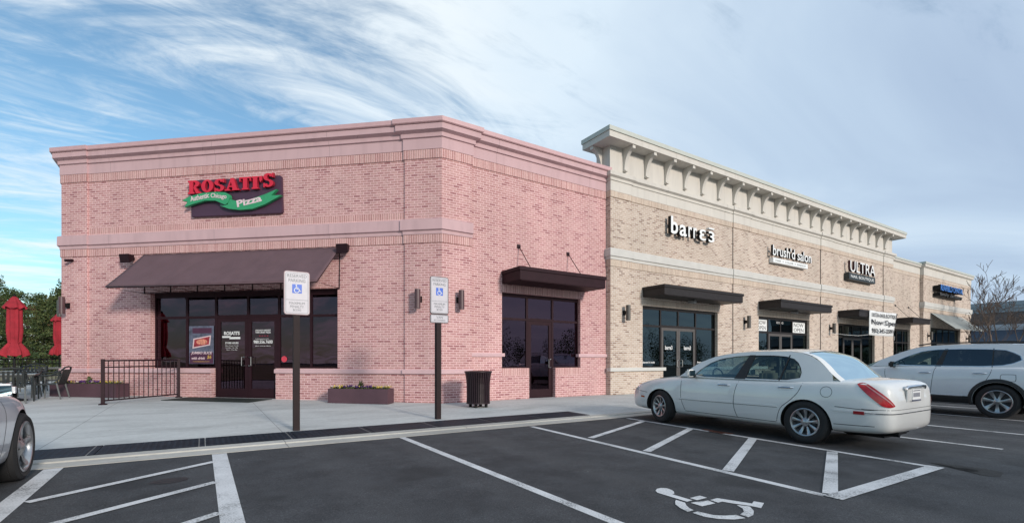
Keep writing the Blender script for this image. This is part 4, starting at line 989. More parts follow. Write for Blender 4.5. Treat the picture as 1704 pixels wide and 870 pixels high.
for s, a, z, w, h, mt in (('ULTRA NAIL BOUTIQUE', 29.78, 3.56, 3.2, 0.24, M_ink), ('Now Open', 29.72, 3.10, 3.2, 0.36, M_ink), ('980-245-2599', 29.72, 2.74, 2.8, 0.24, M_ink)):
    wall_text('lettering', s, FB, a, 1.10, z, w, h, 0.003, mt, bn, bold=0.015)
mb = MB(FB.M()); mb.tube([(29.42, 1.05, 2.62), (28.6, 0.9, 2.55), (27.9, 0.55, 2.60), (27.3, 0.1, 2.72)], 0.008, 5); mb.tube([(32.8, 1.05, 2.62), (32.85, 1.02, 2.4)], 0.01, 5)
mb.build('cord', M_txt, bn)

# ------------------------------------------------------------------ wall lamps, floodlights, camera
def wall_lamp():
    r = thing('wall_lamp', 'dark cylinder wall lamp on brick', 'wall lamp', (0, 0, 0), 'cylindrical wall lamps along the fronts')
    mb = MB(); mb.lathe([(0.0, -0.265), (0.075, -0.265), (0.08, -0.26), (0.08, 0.26), (0.075, 0.265), (0.0, 0.265)], (0, -0.20, 0), 20); mb.build('lamp_shade', plain('lamp_bronze', (0.075, 0.068, 0.06), 0.4, var=0.1), r, smooth=True)
    mb = MB(); mb.box(-0.045, 0.045, -0.13, -0.012, -0.05, 0.07); mb.box(-0.06, 0.06, -0.014, 0.0, -0.075, 0.095); mb.build('bracket', M_blk, r)
    mb = MB(); mb.lathe([(0, -0.272), (0.06, -0.272), (0.06, -0.266), (0, -0.266)], (0, -0.20, 0), 16); mb.build('lens', plain('lamp_lens', (0.5, 0.5, 0.48), 0.3), r)
    return r
L0 = wall_lamp(); used = [0]
L0p = wall_lamp()
for ch in L0p.children:
    if ch.name.startswith('lamp_shade'): ch.data = ch.data.copy(); ch.data.materials[0] = plain('lamp_maroon', (0.085, 0.045, 0.05), 0.4, var=0.1)
def lamp(F, a, z, label, b=0.0, proto=None, first=False):
    p = F.p(a, b, z); rz = atan2(F.u[1], F.u[0])
    r = proto if first else dup(proto, p)
    r.location = p; r.rotation_euler.z = rz; r['label'] = label
lamp(FD, -12.10, 2.96, 'maroon cylinder wall lamp at the far left end of the restaurant front', 0, L0p, True)
lamp(FD, -0.622, 2.93, 'maroon cylinder wall lamp left of the restaurant brick corner', 0, L0p)
lamp(FP, 6.0, 2.93, 'maroon cylinder wall lamp right of the restaurant brick corner', 0, L0p)
lamp(Fr((Lx, Ly), (0, -1), 1), -0.9, 2.97, 'dark cylinder wall lamp round the left end facing the patio', 0, L0)
L0x = L0
for a, F, b, s in ((12.52, FT, JO, 'bronze cylinder wall lamp left of the barre studio front'), (19.88, FT, JO, 'bronze cylinder wall lamp between the barre studio and the salon'),
                (27.58, FT, JO, 'bronze cylinder wall lamp between the salon and the nail shop'), (41.4, FV, 0, 'bronze cylinder wall lamp left of the grey sloped awning'), (49.3, FV, 0, 'bronze cylinder wall lamp at the far right end past the grey awning')):
    lamp(F, a, 2.93, s, b, L0)
def flood(F, a, z, label, s, first=None):
    r = thing('floodlight', label, 'floodlight', F.p(a, -REC, z), 'floodlights above the awning') if not first else dup(first, F.p(a, -REC, z), None, label)
    if not first:
        M = Matrix.Identity(4)
        mb = MB(); mb.box(-0.05, 0.05, -0.08, 0, -0.05, 0.05); mb.build('bracket', M_pblk, r, off=(0, 0, 0))
        mb = MB(); mb.loft([[(-0.13, -0.08, 0.10), (0.13, -0.08, 0.10), (0.13, -0.12, -0.08), (-0.13, -0.12, -0.08)], [(-0.17, -0.33, 0.09), (0.17, -0.33, 0.09), (0.17, -0.28, -0.17), (-0.17, -0.28, -0.17)]]); mb.build('housing', M_pblk, r, bevel=0.008, off=(0, 0, 0))
    r.rotation_euler = (0, 0, atan2(F.u[1], F.u[0])); return r
f1 = flood(FD, -9.80, 4.36, 'small dark floodlight at the left end of the plum awning', 1)
flood(FD, -2.80, 4.40, 'small dark floodlight at the right end of the plum awning', -1, f1)
mb = MB(FD.M()); mb.lathe([(0.0, 0), (0.05, 0), (0.05, 0.05), (0.0, 0.05)], (-11.95, 0, 4.37), 12, 'y'); mb.tube([(-11.95, 0.04, 4.37), (-11.98, 0.20, 4.34)], 0.045, 10)
tag(mb.build('security_camera', M_pblk, smooth=True), 'small dark security camera high on the left end of the restaurant', 'camera')
for a, F, z in ((15.8, FT, 3.55), (23.3, FT, 3.55)):
    mb = MB(F.M()); mb.box(a - 0.13, a + 0.13, 0.30, 0.50, z - 0.09, z); mb.lathe([(0, 0), (0.06, 0), (0.07, 0.08), (0, 0.09)], (a - 0.07, 0.50, z - 0.06), 10, 'y')
    tag(mb.build('emergency_light', plain('lamp_grey', (0.25, 0.25, 0.25), 0.5)), 'small grey emergency light under the %s canopy' % ('barre studio' if a < 20 else 'salon'), 'lamp')

# ------------------------------------------------------------------ parking signs
M_signw = plain('sign_white', (0.54, 0.52, 0.56), 0.45, var=0.05, scale=9)
M_signb = plain('sign_symbol_blue', (0.03, 0.12, 0.55), 0.45)
M_signg = plain('sign_line_grey', (0.14, 0.16, 0.18), 0.5)
def rrect(x0, x1, z0, z1, r, n=4):
    o = []
    for cx, cz, t0 in ((x1 - r, z1 - r, 0), (x0 + r, z1 - r, 90), (x0 + r, z0 + r, 180), (x1 - r, z0 + r, 270)):
        for k in range(n + 1): t = rad(t0 + 90 * k / n); o.append((cx + r * cos(t), cz + r * sin(t)))
    return o
def plate(mb, pts, y0, y1): mb.loft([[(x, y0, z) for x, z in pts], [(x, y1, z) for x, z in pts]])
def outline(mb, x0, x1, z0, z1, r, y, w=0.006):
    a = rrect(x0, x1, z0, z1, r); b = rrect(x0 + w, x1 - w, z0 + w, z1 - w, max(r - w, 0.004)); n = len(a)
    for i in range(n):
        j = (i + 1) % n; mb.face([(a[i][0], y, a[i][1]), (a[j][0], y, a[j][1]), (b[j][0], y, b[j][1]), (b[i][0], y, b[i][1])])
def park_sign(x, y, ztop, zbot, van, label, mp, mback, rz=0):
    g = zg(y) + 0.012; r = thing('parking_sign', label, 'parking sign', (x, y, g), 'reserved parking signs on square posts')
    zt0, zb0 = ztop - g, zbot - g
    mb = MB(); mb.box(-0.052, 0.052, -0.052, 0.052, 0, ztop - g - 0.05); mb.build('post', mp, r, off=(0, 0, 0), bevel=0.004)
    w = 0.195; mb = MB()
    split = zb0 + (0.19 if van else 0)
    plate(mb, rrect(-w - 0.012, w + 0.012, split - (0.0 if not van else 0.008), zt0, 0.045), -0.075, -0.056)
    if van: plate(mb, rrect(-w - 0.012, w + 0.012, zb0, split - 0.010, 0.04), -0.0745, -0.0565)
    mb.build('backing', mback, r, off=(0, 0, 0))
    mb = MB(); z0 = split + 0.012; z1 = zt0 - 0.012
    plate(mb, rrect(-w, w, z0, z1, 0.035), -0.079, -0.0752); p = mb.build('sign_face', M_signw, r, off=(0, 0, 0))
    y_ = -0.0800; mb = MB(); outline(mb, -w + 0.014, w - 0.014, z0 + 0.014, z1 - 0.014, 0.028, y_)
    zm = z0 + (z1 - z0) * 0.33; mb.box(-w + 0.014, w - 0.014, y_ - 0.0005, y_ + 0.0005, zm, zm + 0.006); mb.build('border', M_signg, p, off=(0, 0, 0), recalc=False)
    zs = z0 + (z1 - z0) * 0.60; s = 0.078
    mb = MB(); plate(mb, rrect(-s, s, zs - s, zs + s, 0.006), y_ - 0.001, y_ + 0.0007); q_ = mb.build('symbol', M_signb, p, off=(0, 0, 0))
    mb = MB(); yy = y_ - 0.002
    def seg(pts, wd_):
        for (ax, az), (bx, bz) in zip(pts, pts[1:]):
            L = hypot(bx - ax, bz - az); nx, nz = -(bz - az) / L * wd_, (bx - ax) / L * wd_
            mb.face([(ax + nx, yy, zs + az + nz), (bx + nx, yy, zs + bz + nz), (bx - nx, yy, zs + bz - nz), (ax - nx, yy, zs + az - nz)])
    mb.face([(-0.012 + 0.013 * cos(k * pi / 4), yy, zs + 0.060 + 0.013 * sin(k * pi / 4)) for k in range(8)])
    seg([(-0.012, 0.045), (-0.008, 0.0), (0.028, 0.0), (0.048, -0.042), (0.062, -0.036)], 0.007); seg([(-0.01, 0.022), (0.022, 0.022)], 0.005)
    seg([(-0.02 + 0.001, 0.012)] + [(-0.004 + 0.040 * cos(rad(t)), -0.026 + 0.040 * sin(rad(t))) for t in range(130, 361, 25)], 0.006)
    mb.build('figure', M_txt, q_, off=(0, 0, 0), recalc=False)
    def tx(s_, zc, w_, h_, m_=M_signg):
        T = Matrix.Translation(Vector((x - w_ / 2, y + y_, g + zc))) @ Matrix.Rotation(rad(90), 4, 'X')
        text('lettering', s_, T, w_, h_, 0.0015, m_, p)
    hh = (z1 - z0)
    tx('RESERVED', z1 - 0.095, 0.31, 0.055); tx('PARKING', z1 - 0.175, 0.27, 0.055)
    tx('MAXIMUM', zm - 0.075, 0.25, 0.042); tx('PENALTY', zm - 0.135, 0.22, 0.042); tx('$250', zm - 0.195, 0.13, 0.042)
    if van:
        mb = MB(); plate(mb, rrect(-w, w, zb0 + 0.012, split - 0.022, 0.03), -0.079, -0.0752); pv_ = mb.build('sign_face', M_signw, r, off=(0, 0, 0))
        mb = MB(); outline(mb, -w + 0.012, w - 0.012, zb0 + 0.022, split - 0.032, 0.02, y_, 0.005); mb.build('border', M_signg, pv_, recalc=False, off=(0, 0, 0))
        for s_, zc, w_, h_ in (('VAN', zb0 + 0.095, 0.14, 0.045), ('ACCESSIBLE', zb0 + 0.045, 0.26, 0.03)):
            T = Matrix.Translation(Vector((x - w_ / 2, y + y_, g + zc))) @ Matrix.Rotation(rad(90), 4, 'X'); text('lettering', s_, T, w_, h_, 0.0015, M_signg, pv_)
    r.rotation_euler.z = rz
M_post = plain('post_bronze', (0.022, 0.013, 0.014), 0.6, var=0.12, spec=0.2)
park_sign(1.38, 9.12, 2.80, 2.05, False, 'reserved parking sign with one panel, in front of the restaurant doors', M_post, plain('sign_back_pinkgrey', (0.38, 0.27, 0.28), 0.5))
park_sign(4.13, 9.27, 2.99, 2.03, True, 'reserved parking sign with an added VAN panel, in front of the brick corner', M_post, plain('sign_back_dark', (0.05, 0.03, 0.035), 0.5))

# ------------------------------------------------------------------ trash can, planters, mat, railing
tc_ = thing('trash_can', 'flared maroon slatted trash can beside the restaurant corner window', 'trash can', (5.98, 10.9, zg(10.9) + 0.012))
mb = MB(); n = 34; PR = [(0.300, 0.10), (0.298, 0.35), (0.302, 0.60), (0.318, 0.76), (0.345, 0.895)]
for i in range(n):
    t = 2 * pi * i / n; h_ = 0.62 * pi / n
    rows = []
    for r_, z_ in PR:
        rows.append([(r_ * cos(t - h_), r_ * sin(t - h_), z_), (r_ * cos(t + h_), r_ * sin(t + h_), z_), ((r_ - 0.012) * cos(t + h_), (r_ - 0.012) * sin(t + h_), z_), ((r_ - 0.012) * cos(t - h_), (r_ - 0.012) * sin(t - h_), z_)])
    mb.loft(rows)
M_can = plain('can_maroon_black', (0.018, 0.006, 0.010), 0.4, var=0.2)
o = mb.build('slats', M_can, tc_, off=(0, 0, 0), merge=False)
mb = MB(); mb.lathe([(0.31, 0.885), (0.347, 0.885), (0.362, 0.90), (0.362, 0.915), (0.347, 0.925), (0.27, 0.93), (0.27, 0.915), (0.31, 0.905)], n=36); 
mb.lathe([(0.27, 0.09), (0.306, 0.09), (0.306, 0.125), (0.27, 0.125)], n=36); mb.build('rim', M_can, tc_, smooth=True, off=(0, 0, 0))
mb = MB(); mb.lathe([(0.0, 0.11), (0.272, 0.11), (0.275, 0.6), (0.28, 0.88), (0.26, 0.88), (0.25, 0.6), (0.0, 0.14)], n=28); mb.build('liner', M_blk, tc_, smooth=True, off=(0, 0, 0))
for i in range(4):
    t = pi / 4 + i * pi / 2; mb = MB(); mb.box(0.21 * cos(t) - 0.03, 0.21 * cos(t) + 0.03, 0.21 * sin(t) - 0.03, 0.21 * sin(t) + 0.03, 0, 0.10); mb.build('foot', M_blk, tc_, off=(0, 0, 0))

def leaf_blob(mb, cx, cy, cz, rx, ry, rz, n, s, mi=None):
    for _ in range(n):
        u = random.uniform(-1, 1); t = random.uniform(0, 2 * pi); r = random.random() ** 0.4; q = sqrt(1 - u * u)
        p = Vector((cx + rx * r * q * cos(t), cy + ry * r * q * sin(t), cz + rz * r * u))
        a = Vector((random.gauss(0, 1), random.gauss(0, 1), random.gauss(0, 1))).normalized(); b = a.cross(Vector((random.gauss(0, 1), random.gauss(0, 1), random.gauss(0, 1)))).normalized()
        k = s * random.uniform(0.6, 1.3)
        mb.face([p - a * k, p + b * k * 0.6, p + a * k, p - b * k * 0.6], mi)
M_pl = leaf_mat('pansy_leaves', (0.04, 0.06, 0.02), (0.08, 0.10, 0.04), (0.12, 0.13, 0.06))
M_fy = plain('pansy_yellow', (0.55, 0.42, 0.08), 0.7, var=0.3, scale=30); M_fp = plain('pansy_purple', (0.09, 0.03, 0.17), 0.7, var=0.4, scale=30); M_fw = plain('pansy_white', (0.62, 0.52, 0.50), 0.7)
M_planter = plain('planter_plum', (0.085, 0.042, 0.055), 0.6, var=0.12, scale=3)
def planter(s0, s1, boff, label, flabel):
    F = Fr(C0, (-DL[0], -DL[1]), 1.0); c = F.p((s0 + s1) / 2, boff, 0); g = zg(c[1]) + 0.01
    r = thing('planter', label, 'planter', (c[0], c[1], g), 'rectangular plum planters'); off = (c[0], c[1], g)
    def Z(z): return z + g
    M = F.M(); mb = MB(M); w = 0.21
    mb.box(s0, s1, boff - w, boff + w, Z(0.0), Z(0.40)); bm = mb.bm(off)
    top = [f for f in bm.faces if f.normal.z > 0.9]
    bmesh.ops.inset_region(bm, faces=top, thickness=0.02, depth=0.0); bmesh.ops.translate(bm, verts=list({v for f in bm.faces if f.normal.z > 0.9 and f.calc_area() > 0.2 for v in f.verts}), vec=(0, 0, -0.05))
    bmesh.ops.recalc_face_normals(bm, faces=bm.faces)
    finish('box', bm, M_planter, r, False, off)
    L = s1 - s0
    mb = MB(M)
    for i in range(60):
        a = s0 + 0.06 + (L - 0.12) * random.random(); leaf_blob(mb, a, boff + random.uniform(-0.15, 0.15), Z(0.40), 0.07, 0.06, 0.05, 22, 0.022, 0)
    leaf_blob(mb, (s0 + s1) / 2, boff, Z(0.50), 0.07, 0.07, 0.11, 110, 0.03, 0)
    for i in range(130):
        a = s0 + 0.05 + (L - 0.1) * random.random(); u = (a - s0) / L
        mi = 2 if 0.22 < u < 0.72 and random.random() < 0.85 else (1 if random.random() < 0.75 else 3)
        leaf_blob(mb, a, boff + random.uniform(-0.17, 0.17), Z(0.44 + random.uniform(-0.01, 0.03)), 0.028, 0.028, 0.02, 7, 0.022, mi)
    fl = mb.build('pansies', [M_pl, M_fy, M_fp, M_fw], None, recalc=False, off=off, merge=False); tag(fl, flabel, 'flowers', 'pansies in the planters')
planter(-3.02, -1.30, 0.42, 'plum rectangular planter between the doors and the brick corner', 'yellow and purple pansies in the planter right of the doors')
planter(-11.9, -9.6, 0.55, 'plum rectangular planter behind the black railing', 'yellow and purple pansies in the planter behind the railing')
FD1 = Fr(C0, (-DL[0], -DL[1]), KD)
mb = MB()
q0 = [FD1.p(a, b, 0) for a, b in ((-7.75, 0.06), (-5.05, 0.06), (-5.05, 1.05), (-7.75, 1.05))]
mb.loft([[(p[0], p[1], zg(p[1]) + 0.011) for p in q0], [(p[0], p[1], zg(p[1]) + 0.024) for p in q0]])
tag(mb.build('door_mat', plain('mat_rubber', (0.018, 0.026, 0.022), 0.85, bump=0.4)), 'thin black mat in front of the restaurant doors', 'mat')

def railing(p0, p1, h, nb, label, name='railing', base=True, mat=None):
    mat = mat or M_blk
    r = thing(name, label, 'railing', (p0[0], p0[1], zg(p0[1]) + 0.01)); g0, g1 = zg(p0[1]) + 0.01, zg(p1[1]) + 0.01
    for i, (p, g) in enumerate(((p0, g0), (p1, g1))):
        mb = MB(); mb.box(p[0] - 0.038, p[0] + 0.038, p[1] - 0.038, p[1] + 0.038, g, g + h + 0.04)
        if base: mb.lathe([(0, 0), (0.095, 0), (0.09, 0.02), (0.05, 0.035), (0, 0.035)], (p[0], p[1], g), 16)
        mb.build('post', mat, r)
    mb = MB(); dx, dy = p1[0] - p0[0], p1[1] - p0[1]; L = hypot(dx, dy); ux, uy = dx / L, dy / L
    def rail(t): return [(p0[0] + ux * 0.038, p0[1] + uy * 0.038, g0 + t), (p1[0] - ux * 0.038, p1[1] - uy * 0.038, g1 + t)]
    for t, w in ((h, 0.020), (h - 0.17, 0.016), (0.10, 0.018)): mb.tube(rail(t), w, 4)
    for i in range(1, nb + 1):
        u = i / (nb + 1); x, y, g = p0[0] + dx * u, p0[1] + dy * u, g0 + (g1 - g0) * u
        mb.box(x - 0.010, x + 0.010, y - 0.010, y + 0.010, g + 0.10, g + h)
    mb.build('panel', mat, r); return r
railing((-2.13, 15.90), (-0.60, 17.45), 1.12, 15, 'short black railing with upright bars standing left of the restaurant doors', mat=M_pblk)

# ------------------------------------------------------------------ cars
def lerp_tab(tab, y):
    for a, b in zip(tab, tab[1:]):
        if a[0] <= y <= b[0]:
            t = (y - a[0]) / (b[0] - a[0]); t2 = t
            return [p + (q - p) * t2 for p, q in zip(a[1:], b[1:])]
    return list((tab[0] if y < tab[0][0] else tab[-1])[1:])
def resample(poly, c, n, closed=True):
    """radial resample of a star-shaped (y,z) polygon about c"""
    out = []
    for k in range(n):
        t = 2 * pi * (k + 0.5) / n; d = (cos(t), sin(t)); best = None
        for i in range(len(poly)):
            a, b = poly[i], poly[(i + 1) % len(poly)]
            ex, ez = b[0] - a[0], b[1] - a[1]; den = d[0] * ez - d[1] * ex
            if abs(den) < 1e-9: continue
            s_ = ((a[0] - c[0]) * ez - (a[1] - c[1]) * ex) / den; w = ((a[0] - c[0]) * d[1] - (a[1] - c[1]) * d[0]) / den
            if s_ > 0 and -1e-6 <= w <= 1 + 1e-6: best = s_ if best is None else min(best, s_)
        out.append((c[0] + d[0] * (best or 0.01), c[1] + d[1] * (best or 0.01)))
    return out
def smooth_line(pts, k=4):
    P = [Vector(p) for p in pts]; out = []
    for i in range(len(P) - 1):
        p0, p1, p2, p3 = P[max(i - 1, 0)], P[i], P[i + 1], P[min(i + 2, len(P) - 1)]
        for j in range(k):
            t = j / k
            out.append(tuple(0.5 * ((2 * p1) + (p2 - p0) * t + (2 * p0 - 5 * p1 + 4 * p2 - p3) * t * t + (3 * p1 - p0 - 3 * p2 + p3) * t ** 3)))
    out.append(tuple(P[-1])); return out
M_tyre = plain('tyre_rubber', (0.016, 0.016, 0.017), 0.8, bump=0.2)
M_gap = plain('panel_gap', (0.03, 0.032, 0.035), 0.7)
M_well = plain('wheel_well', (0.008, 0.008, 0.008), 0.9)
M_plast = plain('black_plastic', (0.018, 0.018, 0.019), 0.5)
M_alloy = plain('alloy_silver', (0.42, 0.43, 0.44), 0.28, metal=0.85, var=0.08)
M_alloyd = plain('alloy_dark', (0.05, 0.05, 0.055), 0.35, metal=0.5)
M_seat = plain('beige_leather', (0.36, 0.31, 0.24), 0.6); M_cabin = plain('cabin_dark', (0.03, 0.032, 0.034), 0.8)
M_tail = plain('tail_lamp_red', (0.42, 0.012, 0.018), 0.15, coat=0.6, var=0.35, scale=14)
M_amber = plain('marker_amber', (0.45, 0.09, 0.02), 0.25)
M_redm = plain('marker_red', (0.32, 0.01, 0.015), 0.3)
M_lensc = plain('clear_lens', (0.55, 0.56, 0.56), 0.1, coat=0.8)
def carpaint(name, col, rough=0.32, metal=0.0):
    if name in MATS: return MATS[name]
    m, nt, b = base_mat(name)
    tc = N(nt, 'ShaderNodeTexCoord'); no = N(nt, 'ShaderNodeTexNoise'); no.inputs['Scale'].default_value = 2.2; no.inputs['Detail'].default_value = 7; lk(nt, tc.outputs['Object'], no.inputs['Vector'])
    sp = N(nt, 'ShaderNodeSeparateXYZ'); lk(nt, tc.outputs['Object'], sp.inputs[0])
    # road film on the lower panels
    low = N(nt, 'ShaderNodeMapRange'); lk(nt, sp.outputs[2], low.inputs[0]); low.inputs[1].default_value = 0.65; low.inputs[2].default_value = 0.2
    c = RAMP(nt, no.outputs['Fac'], [(0.3, tuple(x * 0.94 for x in col)), (0.7, col)])
    c = MIX(nt, MATH(nt, 'MULTIPLY', MATH(nt, 'MULTIPLY', low.outputs[0], no.outputs['Fac']), 0.45), c, (0.30, 0.28, 0.25))
    lk(nt, c, b.inputs['Base Color']); b.inputs['Roughness'].default_value = rough; b.inputs['Metallic'].default_value = metal
    b.inputs['Coat Weight'].default_value = 1.0; b.inputs['Coat Roughness'].default_value = 0.015; b.inputs['Coat IOR'].default_value = 1.6
    MATS[name] = m; return m

def wheel(parent, x, y, R, w, rr, style, steer=0.0, side=-1):
    """tyre and rim; side=-1 outer face towards -x"""
    o = bpy.data.objects.new('wheel', None); COL.objects.link(o); o.parent = parent; o.location = (x, y, R); o.rotation_euler = (0, 0, steer)
    mb = MB(); sd = side; h = w / 2
    mb.lathe([(rr - 0.01, -h * 0.8), (rr + 0.012, -h * 0.94), (rr + 0.05, -h), (R - 0.045, -h * 0.98), (R - 0.012, -h * 0.80), (R, -h * 0.5), (R - 0.006, -h * 0.47), (R - 0.006, -h * 0.42), (R, -h * 0.38), (R, h * 0.38), (R - 0.006, h * 0.42), (R - 0.006, h * 0.47), (R, h * 0.5), (R - 0.012, h * 0.8), (R - 0.045, h * 0.98), (rr + 0.05, h), (rr + 0.01, h * 0.92), (rr - 0.01, h * 0.8), (rr - 0.012, 0)], n=48, axis='x')
    mb.build('tyre', M_tyre, o, smooth=True, off=(0, 0, 0))
    rim = MB(); f = sd * h
    rim.lathe([(rr + 0.004, f * 0.93), (rr - 0.006, f * 0.97), (rr - 0.018, f * 0.93), (rr - 0.03, f * 0.75), (rr - 0.035, f * 0.1), (rr - 0.02, f * 0.0), (rr + 0.004, f * 0.5)], n=48, axis='x')
    n, wi, wo, dish, mat = style
    bk = MB(); bk.lathe([(0.0, f * 0.25), (rr - 0.036, f * 0.22), (rr - 0.036, f * 0.10), (0, f * 0.1)], n=36, axis='x')
    bk.lathe([(0.0, f * 0.35), (rr * 0.62, f * 0.33), (rr * 0.62, f * 0.28), (0, f * 0.28)], n=36, axis='x')
    for k in range(n):
        t = 2 * pi * k / n + 0.2
        rows = []
        for q, (r_, wd_, xo) in enumerate(((0.045, wi * 1.25, 0.80), (rr * 0.35, wi, 0.80 - dish * 0.5), (rr * 0.7, (wi + wo) / 2, 0.78 - dish * 0.3), (rr - 0.014, wo, 0.88))):
            c, s_ = cos(t), sin(t)
            def pnt(a, b, z): return (b, a * c - z * s_, a * s_ + z * c)
            th = 0.022
            rows.append([pnt(r_, f * xo, -wd_), pnt(r_, f * xo + sd * 0.006, 0), pnt(r_, f * xo, wd_), pnt(r_, f * xo - sd * th, wd_ * 0.8), pnt(r_, f * xo - sd * th, -wd_ * 0.8)])
        rim.loft(rows)
    rim.lathe([(0.0, f * 0.90), (0.028, f * 0.90), (0.036, f * 0.86), (0.062, f * 0.76), (0.070, f * 0.5), (0, f * 0.5)], n=24, axis='x')
    for k in range(5):
        t = 2 * pi * k / 5 + 0.5; rim.lathe([(0, f * 0.80), (0.009, f * 0.80), (0.010, f * 0.68), (0, f * 0.68)], (0, 0.05 * cos(t), 0.05 * sin(t)), 8, 'x')
    rim.build('rim', mat, o, smooth=True, off=(0, 0, 0), merge=False)
    bk.build('brake_disc', M_alloyd if not mat == M_alloyd else M_plast, o, off=(0, 0, 0), merge=False)
    return o

def car(P):
    root = thing(P['name'], P['label'], P['cat'], (0, 0, 0)); g = P['group'] if 'group' in P else None
    paint = P['paint']; tab = P['stations']; Z0 = (0, 0, 0)
    # ---- lower body
    mb = MB(); rows = []
    ys = []
    for a, b in zip(tab, tab[1:]):
        n = max(1, int(round((b[0] - a[0]) / 0.16))); ys += [a[0] + (b[0] - a[0]) * i / n for i in range(n)]
    ys.append(tab[-1][0])
    for y in ys:
        w, zb, zs, zt = lerp_tab(tab, y); hs = zs - zb
        fl = P.get('flare', 0.0)
        half = [(0.0, zb), (0.70 * w, zb), (0.93 * w, zb + 0.02 * min(1, hs * 2)), (0.975 * w, zb + 0.16 * hs), (0.995 * w, zb + 0.36 * hs), (1.0 * w, zb + 0.56 * hs), (0.992 * w, zb + 0.76 * hs), (0.972 * w, zb + 0.91 * hs), (0.935 * w, zs), (0.84 * w, zs + 0.42 * (zt - zs)), (0.5 * w, zs + 0.85 * (zt - zs)), (0.0, zt)]
        rows.append([(x, y, z) for x, z in half] + [(-x, y, z) for x, z in half[-2:0:-1]])
    mb.loft(rows)
    bm = mb.bm(); me = bpy.data.meshes.new('body'); bm.to_mesh(me); bm.free()
    for m in (paint, M_well, M_gap, M_cabin): me.materials.append(m)
    body = bpy.data.objects.new('body', me); COL.objects.link(body)
    ss = body.modifiers.new('s', 'SUBSURF'); ss.levels = ss.render_levels = 1
    cutters = []
    for (ay, ar, az) in P['arches']:
        c = MB()
        for sgn in (-1, 1):
            c.lathe([(0.0, 0.0), (ar, 0.0), (ar, 0.6), (0.0, 0.6)] if sgn > 0 else [(0.0, -0.6), (ar, -0.6), (ar, 0.0), (0.0, 0.0)], (sgn * (P['hw'] - 0.30), ay, az), 40, 'x', mi=1)
        cb = c.bm(merge=False); cm = bpy.data.meshes.new('cut'); cb.to_mesh(cm); cb.free(); cm.materials.append(paint); cm.materials.append(M_well)
        co = bpy.data.objects.new('cut', cm); COL.objects.link(co); cutters.append(co)
        bo = body.modifiers.new('b', 'BOOLEAN'); bo.operation = 'DIFFERENCE'; bo.object = co; bo.solver = 'EXACT'
    bpy.context.view_layer.update()
    dg = bpy.context.evaluated_depsgraph_get(); me2 = bpy.data.meshes.new_from_object(body.evaluated_get(dg))
    for co in cutters: bpy.data.objects.remove(co)
    bpy.data.objects.remove(body)
    bm = bmesh.new(); bm.from_mesh(me2); bmesh.ops.recalc_face_normals(bm, faces=bm.faces)
    bvh = BVHTree.FromBMesh(bm)
    def proj(y, z, side=-1, eps=0.002):
        h = bvh.ray_cast(Vector((side * 2.0, y, z)), Vector((-side, 0, 0)))
        return Vector((h[0].x + side * eps, y, z)) if h[0] else Vector((side * P['hw'], y, z))
    cyc = P['corner']
    def projang(th, z, eps=0.003, c=None):
        """ray towards a corner centre from plan angle th (radians)"""
        cx_, cy_ = c or cyc; d = Vector((cos(th), sin(th), 0)); o_ = Vector((cx_, cy_, z)) + d * 2.0
        h = bvh.ray_cast(o_, -d)
        return (h[0] + d * eps) if h[0] else o_ - d * 1.5
    def strip(pts, w, mi, side=-1, eps=0.0015):
        """thin line following the body side through (y,z) points"""
        dense = []
        for a, b in zip(pts, pts[1:]):
            n = max(1, int(hypot(b[0] - a[0], b[1] - a[1]) / 0.04)); dense += [(a[0] + (b[0] - a[0]) * i / n, a[1] + (b[1] - a[1]) * i / n) for i in range(n)]
        dense.append(pts[-1]); prev = None
        for i, p in enumerate(dense):
            a = dense[max(i - 1, 0)]; b = dense[min(i + 1, len(dense) - 1)]; L = hypot(b[0] - a[0], b[1] - a[1]) or 1; ny, nz = -(b[1] - a[1]) / L * w / 2, (b[0] - a[0]) / L * w / 2
            u = bm.verts.new(proj(p[0] + ny, p[1] + nz, side, eps)); v = bm.verts.new(proj(p[0] - ny, p[1] - nz, side, eps))
            if prev: f = bm.faces.new([prev[0], u, v, prev[1]]); f.material_index = mi
            prev = (u, v)
    # cabin floor under the glass
    cb = P['cabin']
    for f in bm.faces:
        c = f.calc_center_median()
        if cb[0] < c.y < cb[1] and abs(c.x) < P['xb'] - 0.05 and f.normal.z > 0.8 and f.material_index == 0: f.material_index = 3
    for s_ in (-1, 1):
        for ln in P['seams']: strip(smooth_line([(a, b, 0) for a, b in ln], 4) and [(q[0], q[1]) for q in smooth_line([(a, b, 0) for a, b in ln], 4)], 0.009, 2, s_)
    body = finish('body', bm, [paint, M_well, M_gap, M_cabin], root, 40, Z0)
    def part_strip(name, pts, w, mat, par=body, side=-1, eps=0.004, th=0.004):
        m2 = MB()
        dense = []
        for a, b in zip(pts, pts[1:]):
            n = max(1, int(hypot(b[0] - a[0], b[1] - a[1]) / 0.05)); dense += [(a[0] + (b[0] - a[0]) * i / n, a[1] + (b[1] - a[1]) * i / n) for i in range(n)]
        dense.append(pts[-1]); rows = []
        for i, p in enumerate(dense):
            a = dense[max(i - 1, 0)]; b = dense[min(i + 1, len(dense) - 1)]; L = hypot(b[0] - a[0], b[1] - a[1]) or 1; ny, nz = -(b[1] - a[1]) / L * w / 2, (b[0] - a[0]) / L * w / 2
            nn = 2 if w < .06 else 7; dx = Vector((side * eps, 0, 0)); di = Vector((-side * 0.02, 0, 0))
            q_ = [proj(p[0] + ny * (1 - 2 * k / (nn - 1)), p[1] + nz * (1 - 2 * k / (nn - 1)), side, 0.0) for k in range(nn)]
            rows.append([q_[0] + di] + [v_ + dx for v_ in q_] + [q_[-1] + di])
        m2.loft(rows); return m2.build(name, mat, par, off=Z0)
